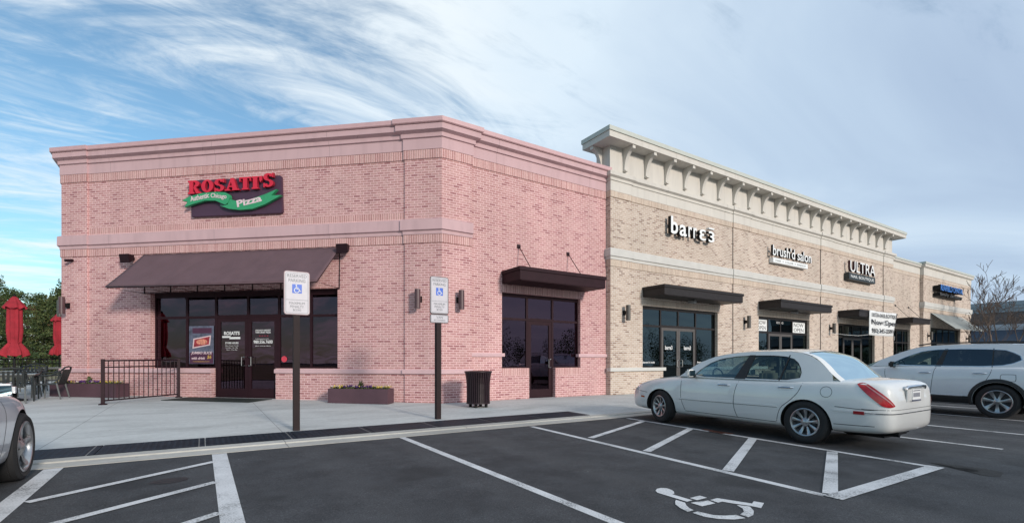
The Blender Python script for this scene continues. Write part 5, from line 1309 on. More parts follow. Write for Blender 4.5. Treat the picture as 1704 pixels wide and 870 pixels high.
    # ---- greenhouse
    zb_, xb, tum, nar = P['zbelt'], P['xb'], P['tumble'], P['narrow']
    yc = P['ycab']
    def X(y, z): return xb - max(0, (z - zb_)) * tum - nar * abs((y - yc) / 1.5) ** 3 - 0.06 * max(0, z - zb_) ** 2
    outer, dlo = P['outer'], P['dlo']; cc = P['cc']; NN = 72
    ro, ri = resample(outer, cc, NN), resample(dlo, cc, NN)
    for s_ in (-1, 1):
        m2 = MB()
        rows = [[(s_ * X(*p), *p) for p in ro]]
        for t in (0.33, 0.66): rows.append([(s_ * X(o_[0] + (i_[0] - o_[0]) * t, o_[1] + (i_[1] - o_[1]) * t), o_[0] + (i_[0] - o_[0]) * t, o_[1] + (i_[1] - o_[1]) * t) for o_, i_ in zip(ro, ri)])
        rows.append([(s_ * X(*p), *p) for p in ri]); rows.append([(s_ * (X(*p) - 0.03), *p) for p in ri])
        m2.grid(rows, close=True); m2.build('side_frame', paint, root, smooth=50, off=Z0)
        m2 = MB()    # black rubber surround
        r2 = [((o_[0] - cc[0]) * 0.985 + cc[0], (o_[1] - cc[1]) * 0.955 + cc[1]) for o_ in ri]
        m2.grid([[(s_ * (X(*p) + 0.002), *p) for p in ri], [(s_ * (X(*p) + 0.002), *p) for p in r2]], close=True); m2.build('window_trim', P.get('trim', M_plast), root, recalc=False, off=Z0)
        segs = [-9] + P['pillars'] + [9]
        for k in range(len(segs) - 1):
            lo, hi = segs[k], segs[k + 1]
            lo_ = (lo[0] + lo[1]) / 2 if isinstance(lo, tuple) else lo; hi_ = (hi[0] + hi[1]) / 2 if isinstance(hi, tuple) else hi
            cl = [(min(max(p[0], lo_), hi_), p[1]) for p in ri]
            m2 = MB(); mid = (sum(p[0] for p in cl) / NN, cc[1])
            rr_ = [[(s_ * (X(mid[0] + (p[0] - mid[0]) * t, mid[1] + (p[1] - mid[1]) * t) - 0.010), mid[0] + (p[0] - mid[0]) * t, mid[1] + (p[1] - mid[1]) * t) for p in cl] for t in (0.001, 0.5, 1.0)]
            m2.grid(rr_, close=True); m2.build('side_window', P['sideglass'][k], root, smooth=60, off=Z0)
        for pl in P['pillars']:
            a, b = pl[:2] if isinstance(pl, tuple) else (pl - 0.012, pl + 0.012)
            at, bt = pl[2:] if len(pl) == 4 else (a, b)
            zt_ = max(p[1] for p in dlo) ; zl = min(p[1] for p in dlo)
            m2 = MB(); rows = []
            for i in range(7):
                z = zl - 0.01 + (zt_ - zl + 0.015) * i / 6; q_ = i / 6; A_, B_ = a + (at - a) * q_, b + (bt - b) * q_
                rows.append([(s_ * (X(A_, z) - 0.02), A_, z), (s_ * (X(A_, z) + 0.001), A_, z), (s_ * (X(B_, z) + 0.001), B_, z), (s_ * (X(B_, z) - 0.02), B_, z)])
            m2.loft(rows); m2.build('pillar', M_plast, root, off=Z0)
    # roof, windscreen and rear glass over the top of the outer outline
    top = smooth_line([(p[0], p[1], 0) for p in P['over']], 5); nc = 14
    bz, by = P['bulge']
    def row(p, crown=1.0):
        y, z = p[0], p[1]; x = X(y, z); o2 = []
        for j in range(nc + 1):
            t = -1 + 2 * j / nc; q_ = (1 - t * t)
            slope = P['slope'](y); o2.append((x * t, y + by * slope * q_, z + bz * (1 - abs(slope)) * q_ * crown))
        return o2
    parts = {'roof': [], 'windscreen': [], 'rear_window': []}
    iA = [i for i, p in enumerate(top) if p[0] <= P['yscreen']][0]
    iB = [i for i, p in enumerate(top) if p[0] <= P['yback']][0]
    for nm, a, b, mt in (('windscreen', 0, iA, P['glass']), ('roof', iA, iB, paint), ('rear_window', iB, len(top) - 1, P['rearglass'])):
        rws = [row(top[i]) for i in range(a, b + 1)]
        if nm == 'roof':
            m2 = MB(); m2.grid(rws); m2.build(nm, mt, root, smooth=50, recalc=False, off=Z0)
        else:
            m2 = MB(); m2.grid([r_[1:-1] for r_ in rws]); m2.build(nm, mt, root, smooth=60, recalc=False, off=Z0)
            m2 = MB(); m2.grid([r_[:2] for r_ in rws]); m2.grid([r_[-2:] for r_ in rws]); m2.build_each('screen_pillar', paint, root, smooth=50)
            m2 = MB()
            inner = [r_[1:-1] for r_ in rws]
            def bandrow(r_): return [(v[0], v[1] + (0.004 if nm == 'windscreen' else -0.004), v[2] + 0.003) for v in r_]
            e0, e1 = bandrow(inner[0]), bandrow([tuple(p + (q_ - p) * 0.35 for p, q_ in zip(u, v)) for u, v in zip(inner[0], inner[1])])
            f0, f1_ = bandrow(inner[-1]), bandrow([tuple(p + (q_ - p) * 0.35 for p, q_ in zip(u, v)) for u, v in zip(inner[-1], inner[-2])])
            m2.grid([e0, e1]); m2.grid([f0, f1_]); m2.build('window_trim', M_plast, root, recalc=False, off=Z0)
    # interior
    for (sx, sy) in P['seats']:
        m2 = MB(); z = P['zseat']
        m2.box(sx - 0.24, sx + 0.24, sy - 0.10, sy + 0.02, z - 0.35, z + 0.18); m2.box(sx - 0.13, sx + 0.13, sy - 0.13, sy - 0.03, z + 0.21, z + 0.40)
        m2.build('seat', P['seatmat'], root, bevel=0.045, smooth=50, off=Z0)
    m2 = MB(); yd = P['ydash']; m2.box(-0.68, 0.68, yd - 0.05, yd + 0.35, zb_ - 0.15, zb_ + 0.03); m2.build('dashboard', M_cabin, root, bevel=0.04, off=Z0)
    m2 = MB(); rws = [(-0.36 + 0.17 * cos(t * pi / 8), yd - 0.14 + 0.05 * sin(t * pi / 8), zb_ + 0.0 + 0.165 * sin(t * pi / 8)) for t in range(17)]; m2.tube(rws, 0.014, 6, caps=False); m2.build('steering_wheel', M_cabin, root, off=Z0)
    m2 = MB(); m2.box(-0.12, 0.12, yd + 0.02, yd + 0.05, zb_ + 0.31, zb_ + 0.37); m2.build('rear_view_mirror', M_cabin, root, bevel=0.01, off=Z0)
    # mirrors
    my, mz, ms = P['mirror']
    for s_ in (-1, 1):
        m2 = MB(); bx = s_ * (X(my, mz) - 0.02)
        x0_, x1_ = sorted((bx + s_ * 0.10, bx + s_ * (0.10 + 0.19 * ms)))
        m2.box(x0_, x1_, my - 0.045, my + 0.06, mz - 0.065 * ms, mz + 0.075 * ms); mr = m2.build('door_mirror', P['mirrormat'], root, bevel=0.030, smooth=50, off=Z0)
        m2 = MB(); m2.tube([(bx, my + 0.02, mz - 0.05), (bx + s_ * 0.14, my + 0.02, mz - 0.04)], 0.028, 8); m2.build('mirror_arm', M_plast, mr, off=Z0)
        m2 = MB(); m2.box(x0_ + 0.018, x1_ - 0.018, my - 0.0485, my - 0.046, mz - 0.045 * ms, mz + 0.055 * ms); m2.build('mirror_glass', plain('mirror_glass', (0.16, 0.24, 0.27), 0.03, metal=1), mr, off=Z0)
    # handles
    for s_ in (-1, 1):
        for (hy, hz) in P['handles']:
            p = proj(hy, hz, s_, 0.0); m2 = MB()
            m2.tube([(p.x - s_ * 0.01, hy - 0.12, hz), (p.x + s_ * 0.028, hy - 0.09, hz), (p.x + s_ * 0.035, hy, hz + 0.003), (p.x + s_ * 0.028, hy + 0.09, hz), (p.x - s_ * 0.01, hy + 0.12, hz)], 0.013, 8)
            m2.build('door_handle', P['handlemat'], root, smooth=True, off=Z0)
            m2 = MB(); rws = [proj(hy + 0.055 * cos(t * pi / 8), hz + 0.04 * sin(t * pi / 8), s_, 0.002) for t in range(16)]; m2.face(rws); m2.build('handle_recess', P['recess'], body, recalc=False, off=Z0)
    for (x, y, st) in P['wheels']:
        wheel(root, x, y, P['R'], P['tw'], P['rr'], P['style'], st, -1 if x < 0 else 1)
    root.location = P['loc']; root.rotation_euler = P['rot']
    return root, body, proj, projang, part_strip, bvh

def ring_strip(name, parent, projang, c, th0, th1, z0, z1, mat, y_side=None, proj=None, eps=0.006, n=40, side=1):
    """band wrapped round a corner; z0,z1 may be functions of t in 0..1"""
    mb = MB(); rows = []
    for i in range(n + 1):
        t = i / n; th = rad(th0 + (th1 - th0) * t); a = z0(t) if callable(z0) else z0; b = z1(t) if callable(z1) else z1
        col = []
        for k in range(5): col.append(projang(th, a + (b - a) * k / 4, eps, c))
        rows.append(col)
    mb.grid(rows); return mb.build(name, mat, parent, smooth=60, recalc=False, off=(0, 0, 0))

def corner_patch(name, parent, pa, c, th0, th1, z0, z1, mat, eps=0.008):
    mb = MB(); mb.grid([[pa(rad(th0 + (th1 - th0) * i / 10), z0 + (z1 - z0) * k / 5, eps, c) for i in range(11)] for k in range(6)])
    return mb.build(name, mat, parent, smooth=60, recalc=False, off=(0, 0, 0))
SLP = rad(0.60)
M_pearl = carpaint('pearl_white_paint', (0.80, 0.80, 0.78))
M_cool = carpaint('cool_white_paint', (0.76, 0.79, 0.82))
M_silver = carpaint('silver_paint', (0.76, 0.78, 0.80), 0.30, 0.0)
sedan = dict(name='sedan', label='pearl white four door sedan parked nose to the kerb beside the hatched aisle', cat='car', paint=M_pearl, hw=0.925,
  stations=[(-2.50, .54, .40, .58, .60), (-2.49, .68, .33, .72, .78), (-2.46, .77, .28, .90, .97), (-2.40, .83, .255, .95, 1.015), (-2.25, .88, .24, .965, 1.035), (-2.0, .905, .23, .975, 1.045), (-1.7, .92, .22, .975, 1.035), (-1.3, .925, .20, .965, .98), (-.5, .925, .195, .955, .965), (.5, .925, .195, .945, .96),
            (.9, .92, .195, .93, .985), (1.3, .915, .20, .895, .965), (1.7, .895, .21, .835, .915), (2.0, .855, .225, .765, .85), (2.2, .77, .24, .68, .76), (2.32, .66, .265, .58, .65), (2.37, .50, .32, .50, .55)],
  arches=[(-1.40, .375, .315), (1.40, .375, .315)], corner=(-0.30, -1.75), cabin=(-1.62, .80), xb=.872, zbelt=.955, tumble=.33, narrow=.05, ycab=-.35, cc=(-.36, 1.14),
  outer=[(.98, .955), (.80, 1.08), (.58, 1.225), (.28, 1.34), (.0, 1.395), (-.3, 1.425), (-.65, 1.44), (-1.0, 1.438), (-1.25, 1.415), (-1.45, 1.345), (-1.60, 1.225), (-1.72, 1.10), (-1.84, .955)],
  over=[(.98, .955), (.80, 1.08), (.58, 1.225), (.28, 1.34), (.0, 1.395), (-.3, 1.425), (-.65, 1.44), (-1.0, 1.438), (-1.25, 1.415), (-1.45, 1.345), (-1.60, 1.225), (-1.72, 1.10), (-1.86, .985)],
  dlo=[(.66, .972), (.50, 1.12), (.32, 1.235), (.12, 1.31), (-.17, 1.355), (-.44, 1.372), (-.78, 1.372), (-1.0, 1.362), (-1.15, 1.32), (-1.26, 1.23), (-1.305, 1.10), (-1.29, .978)],
  pillars=[(-.99, -.97, -1.09, -1.07), (-.40, -.20, -.50, -.40)], yscreen=.34, yback=-1.28, bulge=(.05, .14), slope=lambda y: (max(0, min(1, (y - .1) / .5)) if y > -.3 else -max(0, min(1, (-1.2 - y) / .4)) * .9),
  glass=M_cg, rearglass=M_cg, sideglass=[M_cg, M_cg, M_cg], seats=[(-.38, -.50), (.38, -.50), (-.38, -1.28), (.38, -1.28)], zseat=.93, seatmat=M_seat, ydash=.58,
  mirror=(.60, 1.03, 1.0), mirrormat=M_pearl, handles=[(-.02, .845), (-1.10, .86)], handlemat=M_chrome, recess=M_pearl, trim=plain('rubber_trim', (0.02, 0.02, 0.022), 0.5),
  seams=[[(.90, .93), (.89, .75), (.88, .53), (.80, .32)], [(-.30, .955), (-.24, .75), (-.22, .5), (-.28, .3)], [(-1.36, .975), (-1.30, .80), (-1.18, .66), (-1.03, .52), (-.96, .30)],
         [(.80, .30), (-.95, .29)], [(2.0, .62), (1.75, .60)], [(-1.82, .62), (-2.2, .60), (-2.34, .61)], [(-1.80, .36), (-2.3, .37)]],
  wheels=[(-.80, 1.40, rad(-16)), (.80, 1.40, rad(-16)), (-.81, -1.40, 0), (.81, -1.40, 0)], R=.335, tw=.215, rr=.215, style=(9, .014, .028, .35, M_alloy), loc=(8.765, 5.23, zg(5.23) + 0.002), rot=(SLP, 0, rad(0.3)))
root, body, pj, pa, ps, bvh_ = car(sedan); SEDAN = root
for s_ in (-1, 1): corner_patch('headlamp', root, pa, (s_ * .35, 1.75), 90 - s_ * 12, 90 - s_ * 58, .55, .66, M_lensc)
corner_patch('grille', root, pa, (0, 1.2), 74, 106, .42, .56, M_plast)

for s_ in (-1, 1):
    ps('side_moulding', [(.92, .535), (-.21, .545)], .028, M_pearl, body, s_, .012); ps('side_moulding', [(-.24, .545), (-.98, .548)], .028, M_pearl, body, s_, .012)
    ps('moulding_shadow', [(.92, .518), (-.98, .531)], .006, M_gap, body, s_, .004)
    ps('bumper_moulding', [(-1.80, .565), (-2.05, .562), (-2.27, .555)], .026, M_pearl, body, s_, .010)
    ps('side_marker', [(-2.06, .553), (-2.19, .551)], .045, M_redm, root, s_, .014)
    ps('side_marker', [(1.93, .505), (1.83, .50)], .035, M_amber, root, s_, .008)
    mb = MB(); rws = [pj(-1.70 + .082 * cos(t * pi / 12), .825 + .082 * sin(t * pi / 12), s_, .0022) for t in range(25)]
    rw2 = [pj(-1.70 + .076 * cos(t * pi / 12), .825 + .076 * sin(t * pi / 12), s_, .0022) for t in range(25)]
    if s_ < 0: mb.grid([rws, rw2]); mb.build('fuel_flap', M_gap, body, recalc=False, off=(0, 0, 0))
# tail lamps wrap the rear corners
for s_ in (-1, 1):
    c = (s_ * 0.42, -1.97)
    def ang(t): return t if s_ < 0 else 180 - t
    mb = MB(); rows = []
    for i in range(13):
        v = i / 12; z = .965 - .30 * v
        tl = 195 + 30 * v ** 1.1; tr = 211 + 32 * v ** .9
        rows.append([pa(rad(ang(tl + (tr - tl) * k / 12)), z - (0.02 * sin(pi * k / 12) * (0 if 0 < i < 12 else (-1 if i == 0 else 1))), .009, c) for k in range(13)])
    mb.grid(rows); o = mb.build('tail_lamp', M_tail, root, smooth=60, recalc=False, off=(0, 0, 0))
    mb = MB(); rows = []
    for i in range(13):
        v = i / 12; z = .955 - .28 * v; tl = 195 + 30 * v ** 1.1; tr = 211 + 32 * v ** .9
        rows.append([pa(rad(ang(tl + (tr - tl) * q)), z, .0115, c) for q in (.70, .82)])
    mb.grid(rows); mb.build('reversing_lens', plain('pink_lens', (0.55, 0.25, 0.25), 0.12, coat=0.6), o, smooth=60, recalc=False, off=(0, 0, 0))
ring_strip('bumper_chrome', body, pa, (0, -1.9), 196, 344, .548, .562, M_chrome, eps=.012)
ring_strip('bumper_seam', body, pa, (0, -1.9), 196, 344, .606, .612, M_gap, eps=.003)
mb = MB(); mb.tube([(-.36, -2.5, .895), (-.33, -2.512, .925), (0, -2.518, .935), (.33, -2.512, .925), (.36, -2.5, .895)], .020, 8); mb.build('trunk_chrome_bar', M_chrome, root, smooth=True, off=(0, 0, 0))
mb = MB(); mb.box(-.34, .34, -2.506, -2.47, .70, .91); mb.build('plate_recess', M_pearl, root, bevel=.02, off=(0, 0, 0))
mb = MB(); mb.box(-.155, .155, -2.515, -2.507, .725, .88); pt_ = mb.build('number_plate', M_txt, root, off=(0, 0, 0))
mb = MB(); mb.box(-.16, .16, -2.519, -2.511, .715, .735); mb.box(-.13, .13, -2.517, -2.515, .86, .872)
for i in range(7): mb.box(-.125 + i * .037, -.125 + i * .037 + .020, -2.517, -2.515, .775, .835)
mb.build('plate_lettering', plain('plate_ink', (0.06, 0.07, 0.12), 0.6), pt_, off=(0, 0, 0))
mb = MB(); mb.tube([(-.50, -2.48, .255), (-.50, -2.2, .245)], .035, 10); mb.build('exhaust_pipe', M_blk, root, off=(0, 0, 0))
mb = MB(); mb.box(-.45, .45, -2.3, -1.75, .17, .30); mb.build('rear_silencer', M_blk, root, bevel=.03, off=(0, 0, 0))
for s_ in (-1, 1):
    ring_strip('headlamp', root, pa, (s_ * .35, 1.75), 60 if s_ > 0 else 120, 10 if s_ > 0 else 172, .60, .70, M_lensc, eps=.004, n=10) if False else None

suv = dict(name='suv', label='white three row suv with black wheel arches parked beyond the sedan', cat='suv', paint=M_cool, hw=.995,
  stations=[(-2.50, .62, .50, .90, .95), (-2.47, .80, .42, 1.02, 1.10), (-2.38, .90, .36, 1.12, 1.17), (-2.2, .955, .30, 1.16, 1.18), (-1.8, .985, .27, 1.165, 1.18), (-1.0, .995, .25, 1.155, 1.17), (0, .995, .25, 1.145, 1.16), (.6, .99, .25, 1.125, 1.17),
            (1.1, .985, .25, 1.10, 1.175), (1.6, .97, .26, 1.05, 1.135), (2.0, .93, .28, .99, 1.07), (2.25, .86, .31, .92, .99), (2.4, .76, .35, .82, .88), (2.46, .60, .42, .70, .75)],
  arches=[(-1.45, .42, .39), (1.45, .42, .39)], corner=(-.3, -1.8), cabin=(-2.2, .9), xb=.925, zbelt=1.15, tumble=.26, narrow=.04, ycab=-.6, cc=(-.75, 1.36),
  outer=[(1.12, 1.13), (.85, 1.27), (.55, 1.41), (.25, 1.54), (.0, 1.62), (-.3, 1.655), (-.8, 1.672), (-1.3, 1.672), (-1.8, 1.655), (-2.12, 1.62), (-2.22, 1.45), (-2.36, 1.13)],
  over=[(1.12, 1.13), (.85, 1.27), (.55, 1.41), (.25, 1.54), (.0, 1.62), (-.3, 1.655), (-.8, 1.672), (-1.3, 1.672), (-1.8, 1.655), (-2.12, 1.62), (-2.22, 1.45), (-2.38, 1.16)],
  dlo=[(.62, 1.165), (.40, 1.30), (.15, 1.43), (-.09, 1.525), (-.35, 1.56), (-.8, 1.57), (-1.3, 1.56), (-1.6, 1.535), (-1.80, 1.40), (-1.82, 1.30), (-1.60, 1.195), (-1.2, 1.165), (-.4, 1.16)],
  pillars=[(-1.36, -1.34, -1.36, -1.34), (-.46, -.34, -.56, -.50)], yscreen=.30, yback=-2.10, bulge=(.03, .16), slope=lambda y: (max(0, min(1, (y - .1) / .5)) if y > -.3 else -max(0, min(1, (-2.0 - y) / .3))),
  glass=M_cg, rearglass=M_cgd, sideglass=[M_cgd, M_cgd, M_cg], seats=[(-.42, -.45), (.42, -.45), (-.42, -1.35), (.42, -1.35)], zseat=1.10, seatmat=M_seat, ydash=.62,
  mirror=(.46, 1.18, 1.05), mirrormat=M_plast, handles=[(-.16, .995), (-1.15, 1.005)], handlemat=M_chrome, recess=M_cool, trim=M_chrome,
  seams=[[(.66, 1.13), (.66, .95), (.64, .80), (.70, .5)], [(-.38, 1.15), (-.33, 1.0), (-.28, .5)], [(-1.36, 1.16), (-1.33, 1.0), (-1.25, .82)], [(-1.52, .99), (-1.72, .99), (-1.74, .95), (-1.74, .87), (-1.70, .84), (-1.52, .84), (-1.50, .87), (-1.50, .96), (-1.52, .99)]],
  wheels=[(-.86, 1.45, 0), (.86, 1.45, 0), (-.875, -1.45, 0), (.875, -1.45, 0)], R=.378, tw=.245, rr=.255, style=(7, .022, .045, .15, M_alloy), loc=(15.90, 4.62, zg(4.62) + 0.002), rot=(SLP, 0, 0))
root, body, pj, pa, ps, bvh_ = car(suv); SUV = root
for s_ in (-1, 1): corner_patch('headlamp', root, pa, (s_ * .35, 1.75), 90 - s_ * 12, 90 - s_ * 58, .72, .86, M_lensc)
corner_patch('grille', root, pa, (0, 1.2), 74, 106, .50, .80, M_plast)
for s_ in (-1, 1): corner_patch('tail_lamp', root, pa, (s_ * .45, -1.9), 270 + s_ * 14, 270 + s_ * 62, .80, 1.08, M_tail)
mb = MB(); mb.box(-.155, .155, -2.53, -2.49, .80, .95); mb.build('number_plate', M_txt, root, off=(0, 0, 0))

for s_ in (-1, 1):
    for ay in (-1.45, 1.45):
        mb = MB(); r0, r1 = .425, .50; rows = []
        for i in range(25):
            t = rad(-14 + 208 * i / 24); a = (ay + r0 * cos(t), .39 + r0 * sin(t)); b = (ay + r1 * cos(t), .39 + r1 * sin(t))
            a = (a[0], max(a[1], .27)); b = (b[0], max(b[1], .27))
            pa_, pb_ = pj(a[0], a[1], s_, 0), pj(b[0], b[1], s_, 0); xo = max(abs(pa_.x), abs(pb_.x), .97)
            rows.append([(s_ * (xo - .10), *a), (s_ * (xo + .016), *a), (s_ * (xo + .014), (a[0] + b[0]) / 2, (a[1] + b[1]) / 2), (s_ * (abs(pb_.x) + .004), *b), (s_ * (abs(pb_.x) - .03), *b)])
        mb.grid(rows); mb.build('arch_cladding', M_plast, root, smooth=50, recalc=False, off=(0, 0, 0))
    ps('sill_cladding', [(1.00, .37), (-1.00, .37)], .20, M_plast, root, s_, .012); ps('sill_chrome', [(.95, .475), (-.86, .465)], .022, M_chrome, root, s_, .02)
    ps('rear_cladding', [(-1.92, .42), (-2.36, .45)], .16, M_plast, root, s_, .010)
    mb = MB(); mb.tube([(s_ * .68, .05, 1.665), (s_ * .69, -.2, 1.71), (s_ * .69, -1.6, 1.73), (s_ * .68, -1.95, 1.69)], .016, 6); mb.build('roof_rail', M_plast, root, smooth=True, off=(0, 0, 0))
mb = MB(); mb.box(-.6, .6, -2.52, -2.46, .5, .7); mb.build('rear_bumper', M_plast, root, bevel=.03, off=(0, 0, 0))

coupe = dict(name='silver_coupe', label='silver coupe cut off by the left edge of the picture, nose to the kerb', cat='car', paint=M_silver, hw=.955,
  stations=[(-2.45, .55, .45, .75, .80), (-2.40, .75, .36, .90, .98), (-2.2, .87, .30, .98, 1.03), (-1.8, .935, .26, .99, 1.03), (-1.3, .955, .23, .98, 1.0), (-.5, .94, .21, .955, .965), (.3, .935, .205, .945, .96), (.8, .935, .205, .925, 1.0),
            (1.2, .945, .205, .90, .995), (1.5, .94, .205, .86, .96), (1.75, .905, .21, .80, .91), (1.98, .83, .22, .72, .84), (2.13, .73, .235, .66, .75), (2.22, .58, .26, .55, .64), (2.26, .40, .30, .48, .53)],
  arches=[(-1.43, .40, .35), (1.43, .395, .35)], corner=(-.3, -1.6), cabin=(-1.4, .7), xb=.86, zbelt=.955, tumble=.5, narrow=.05, ycab=-.3, cc=(-.3, 1.10),
  outer=[(.95, .95), (.7, 1.10), (.4, 1.25), (.05, 1.34), (-.4, 1.37), (-.8, 1.35), (-1.2, 1.25), (-1.6, 1.10), (-1.85, .95)],
  over=[(.95, .95), (.7, 1.10), (.4, 1.25), (.05, 1.34), (-.4, 1.37), (-.8, 1.35), (-1.2, 1.25), (-1.6, 1.10), (-1.85, .99)],
  dlo=[(.62, .97), (.40, 1.13), (.1, 1.25), (-.3, 1.30), (-.7, 1.28), (-1.0, 1.17), (-1.1, .98)],
  pillars=[(-.72, -.62)], yscreen=.42, yback=-.85, bulge=(.05, .15), slope=lambda y: (max(0, min(1, (y - .1) / .5)) if y > -.3 else -max(0, min(1, (-.8 - y) / .5)) * .6),
  glass=M_cg, rearglass=M_cgd, sideglass=[M_cgd, M_cgd], seats=[(-.38, -.45), (.38, -.45)], zseat=.88, seatmat=M_cabin, ydash=.55,
  mirror=(.60, .99, .85), mirrormat=M_silver, handles=[(-.45, .83)], handlemat=M_silver, recess=M_silver,
  seams=[[(.86, .93), (.93, .75), (.86, .5), (.80, .24)], [(-.66, .96), (-.70, .6), (-.62, .3)], [(2.0, .48), (1.85, .60)], [(.95, .26), (-.9, .25)]],
  wheels=[(-.83, 1.43, 0), (.835, 1.43, 0), (-.83, -1.43, 0), (.83, -1.43, 0)], R=.355, tw=.25, rr=.262, style=(5, .040, .030, .3, M_alloy), loc=(-2.525, 5.63, zg(5.66) + 0.002), rot=(SLP, 0, 0))
root, body, pj, pa, ps, bvh_ = car(coupe)
for s_ in (-1, 1): corner_patch('headlamp', root, pa, (s_ * .35, 1.6), 90 - s_ * 12, 90 - s_ * 58, .50, .62, M_lensc)
corner_patch('grille', root, pa, (0, 1.2), 74, 106, .36, .52, M_plast)
for s_ in (-1, 1): corner_patch('tail_lamp', root, pa, (s_ * .45, -1.9), 270 + s_ * 12, 270 + s_ * 50, .70, .84, M_tail)


# ------------------------------------------------------------------ patio: umbrellas, tables, chairs, fence
M_umb = plain('umbrella_red', (0.30, 0.014, 0.026), 0.85, var=0.25, scale=5, bump=0.3, bscale=25)
def umbrella(label):
    r = thing('patio_umbrella', label, 'umbrella', (0, 0, 0), 'closed red patio umbrellas'); Z0 = (0, 0, 0)
    mb = MB(); mb.tube([(0, 0, 0.05), (0, 0, 2.78)], 0.022, 10); mb.build('pole', M_blk, r, smooth=True, off=Z0)
    mb = MB(); mb.lathe([(0, 0), (0.26, 0), (0.26, 0.04), (0.08, 0.08), (0.045, 0.10), (0.045, 0.32), (0, 0.32)], n=24); mb.build('base', M_blk, r, smooth=True, off=Z0)
    def cloth(prof, seed, amp):
        rng = random.Random(seed); ph = [rng.uniform(0, 6.28) for _ in range(4)]; m = MB(); rows = []
        for k, (rad_, z) in enumerate(prof):
            row = []
            for j in range(112):
                t = 2 * pi * j / 112; q = 0.55 * sin(8 * t + ph[0]) + 0.3 * sin(5 * t + ph[1] + z * 1.2) + 0.2 * sin(13 * t + ph[2])
                rr_ = rad_ * (1 + amp * q * (0.4 + 0.6 * k / len(prof))); row.append((rr_ * cos(t), rr_ * sin(t) , z + 0.05 * q * (rad_ / 0.3) * (k == len(prof) - 1)))
            rows.append(row)
        m.grid(rows, close=True); return m
    cl = cloth([(0.01, 2.74), (0.09, 2.66), (0.15, 2.5), (0.155, 2.2), (0.16, 1.9), (0.14, 1.66), (0.12, 1.58), (0.17, 1.50), (0.24, 1.38), (0.27, 1.22)], 3, .30).build('canopy', M_umb, r, smooth=80, recalc=False, off=Z0)
    cloth([(0.01, 2.84), (0.06, 2.80), (0.15, 2.66), (0.23, 2.50)], 5, .16).build('vent_flap', M_umb, cl, smooth=80, recalc=False, off=Z0)
    mb = MB(); mb.lathe([(0.122, 1.56), (0.135, 1.56), (0.135, 1.60), (0.122, 1.60)], n=20); mb.build('strap', M_umb, cl, off=Z0)
    mb = MB(); mb.lathe([(0, 2.80), (0.03, 2.82), (0.035, 2.86), (0, 2.90)], n=12); mb.build('finial', M_blk, r, smooth=True, off=Z0)
    return r
u1 = umbrella('closed red patio umbrella nearest the parking, at the left edge'); u1.location = (-4.27, 18.2, zg(18.2)); u1.rotation_euler.z = 0.6
dup(u1, (-4.62, 24.9, zg(24.9)), 2.0, 'closed red patio umbrella farther back, half behind the brick corner')
dup(u1, (-9.6, 21.5, zg(21.5)), 1.2, 'closed red patio umbrella out on the far patio') if False else None
M_pch = plain('patio_black_plastic', (0.020, 0.024, 0.024), 0.5, var=0.2); M_pleg = plain('patio_grey_leg', (0.12, 0.13, 0.13), 0.5)
def patio_chair(label):
    r = thing('patio_chair', label, 'chair', (0, 0, 0), 'black patio armchairs'); Z0 = (0, 0, 0)
    mb = MB(); mb.box(-.25, .25, -.24, .24, .41, .44); mb.build('seat', M_pch, r, bevel=.01, off=Z0)
    for i in range(6):
        x = -.20 + .08 * i; mb = MB(); mb.loft([[(x - .024, -.24, .44), (x + .024, -.24, .44), (x + .024, -.26, .44), (x - .024, -.26, .44)], [(x * 1.1 - .024, -.36, .84), (x * 1.1 + .024, -.36, .84), (x * 1.1 + .024, -.38, .84), (x * 1.1 - .024, -.38, .84)]]); mb.build('back_slat', M_pch, r, off=Z0)
    mb = MB(); mb.tube([(-.27, -.34, .82), (-.18, -.385, .90), (0, -.40, .92), (.18, -.385, .90), (.27, -.34, .82)], .022, 8); mb.build('back_rail', M_pch, r, smooth=True, off=Z0)
    for s_ in (-1, 1):
        mb = MB(); mb.tube([(s_ * .27, -.34, .80), (s_ * .29, -.1, .68), (s_ * .29, .18, .655), (s_ * .285, .25, .62)], .022, 8); mb.build('armrest', M_pch, r, smooth=True, off=Z0)
        mb = MB(); mb.tube([(s_ * .285, .24, .63), (s_ * .27, .24, .0)], [.022, .018], 6); mb.build('leg', M_pleg, r, off=Z0)
        mb = MB(); mb.tube([(s_ * .25, -.22, .46), (s_ * .27, -.32, .0)], [.022, .018], 6); mb.build('leg', M_pleg, r, off=Z0)
        mb = MB(); mb.tube([(s_ * .26, -.30, .82), (s_ * .25, -.23, .45)], .02, 6); mb.build('back_post', M_pch, r, off=Z0)
    return r
def patio_table(label):
    r = thing('patio_table', label, 'table', (0, 0, 0), 'square black patio tables'); Z0 = (0, 0, 0)
    mb = MB(); mb.box(-.45, .45, -.45, .45, .71, .74); mb.build('table_top', plain('patio_table_top', (0.16, 0.17, 0.17), 0.35), r, bevel=.008, off=Z0)
    for a in (-1, 1):
        for b in (-1, 1): mb = MB(); mb.tube([(a * .40, b * .40, .71), (a * .42, b * .42, 0)], .02, 6); mb.build('leg', M_pch, r, off=Z0)
    mb = MB()
    for a in (-1, 1): mb.box(-.40, .40, a * .40 - .012, a * .40 + .012, .66, .71); mb.box(a * .40 - .012, a * .40 + .012, -.385, .385, .662, .708)
    mb.build('apron', M_pch, r, off=Z0); return r
ch0 = patio_chair('black patio armchair by the brick corner, turned towards the left')
ch0.location = (-3.62, 18.55, zg(18.5)); ch0.rotation_euler.z = rad(80)
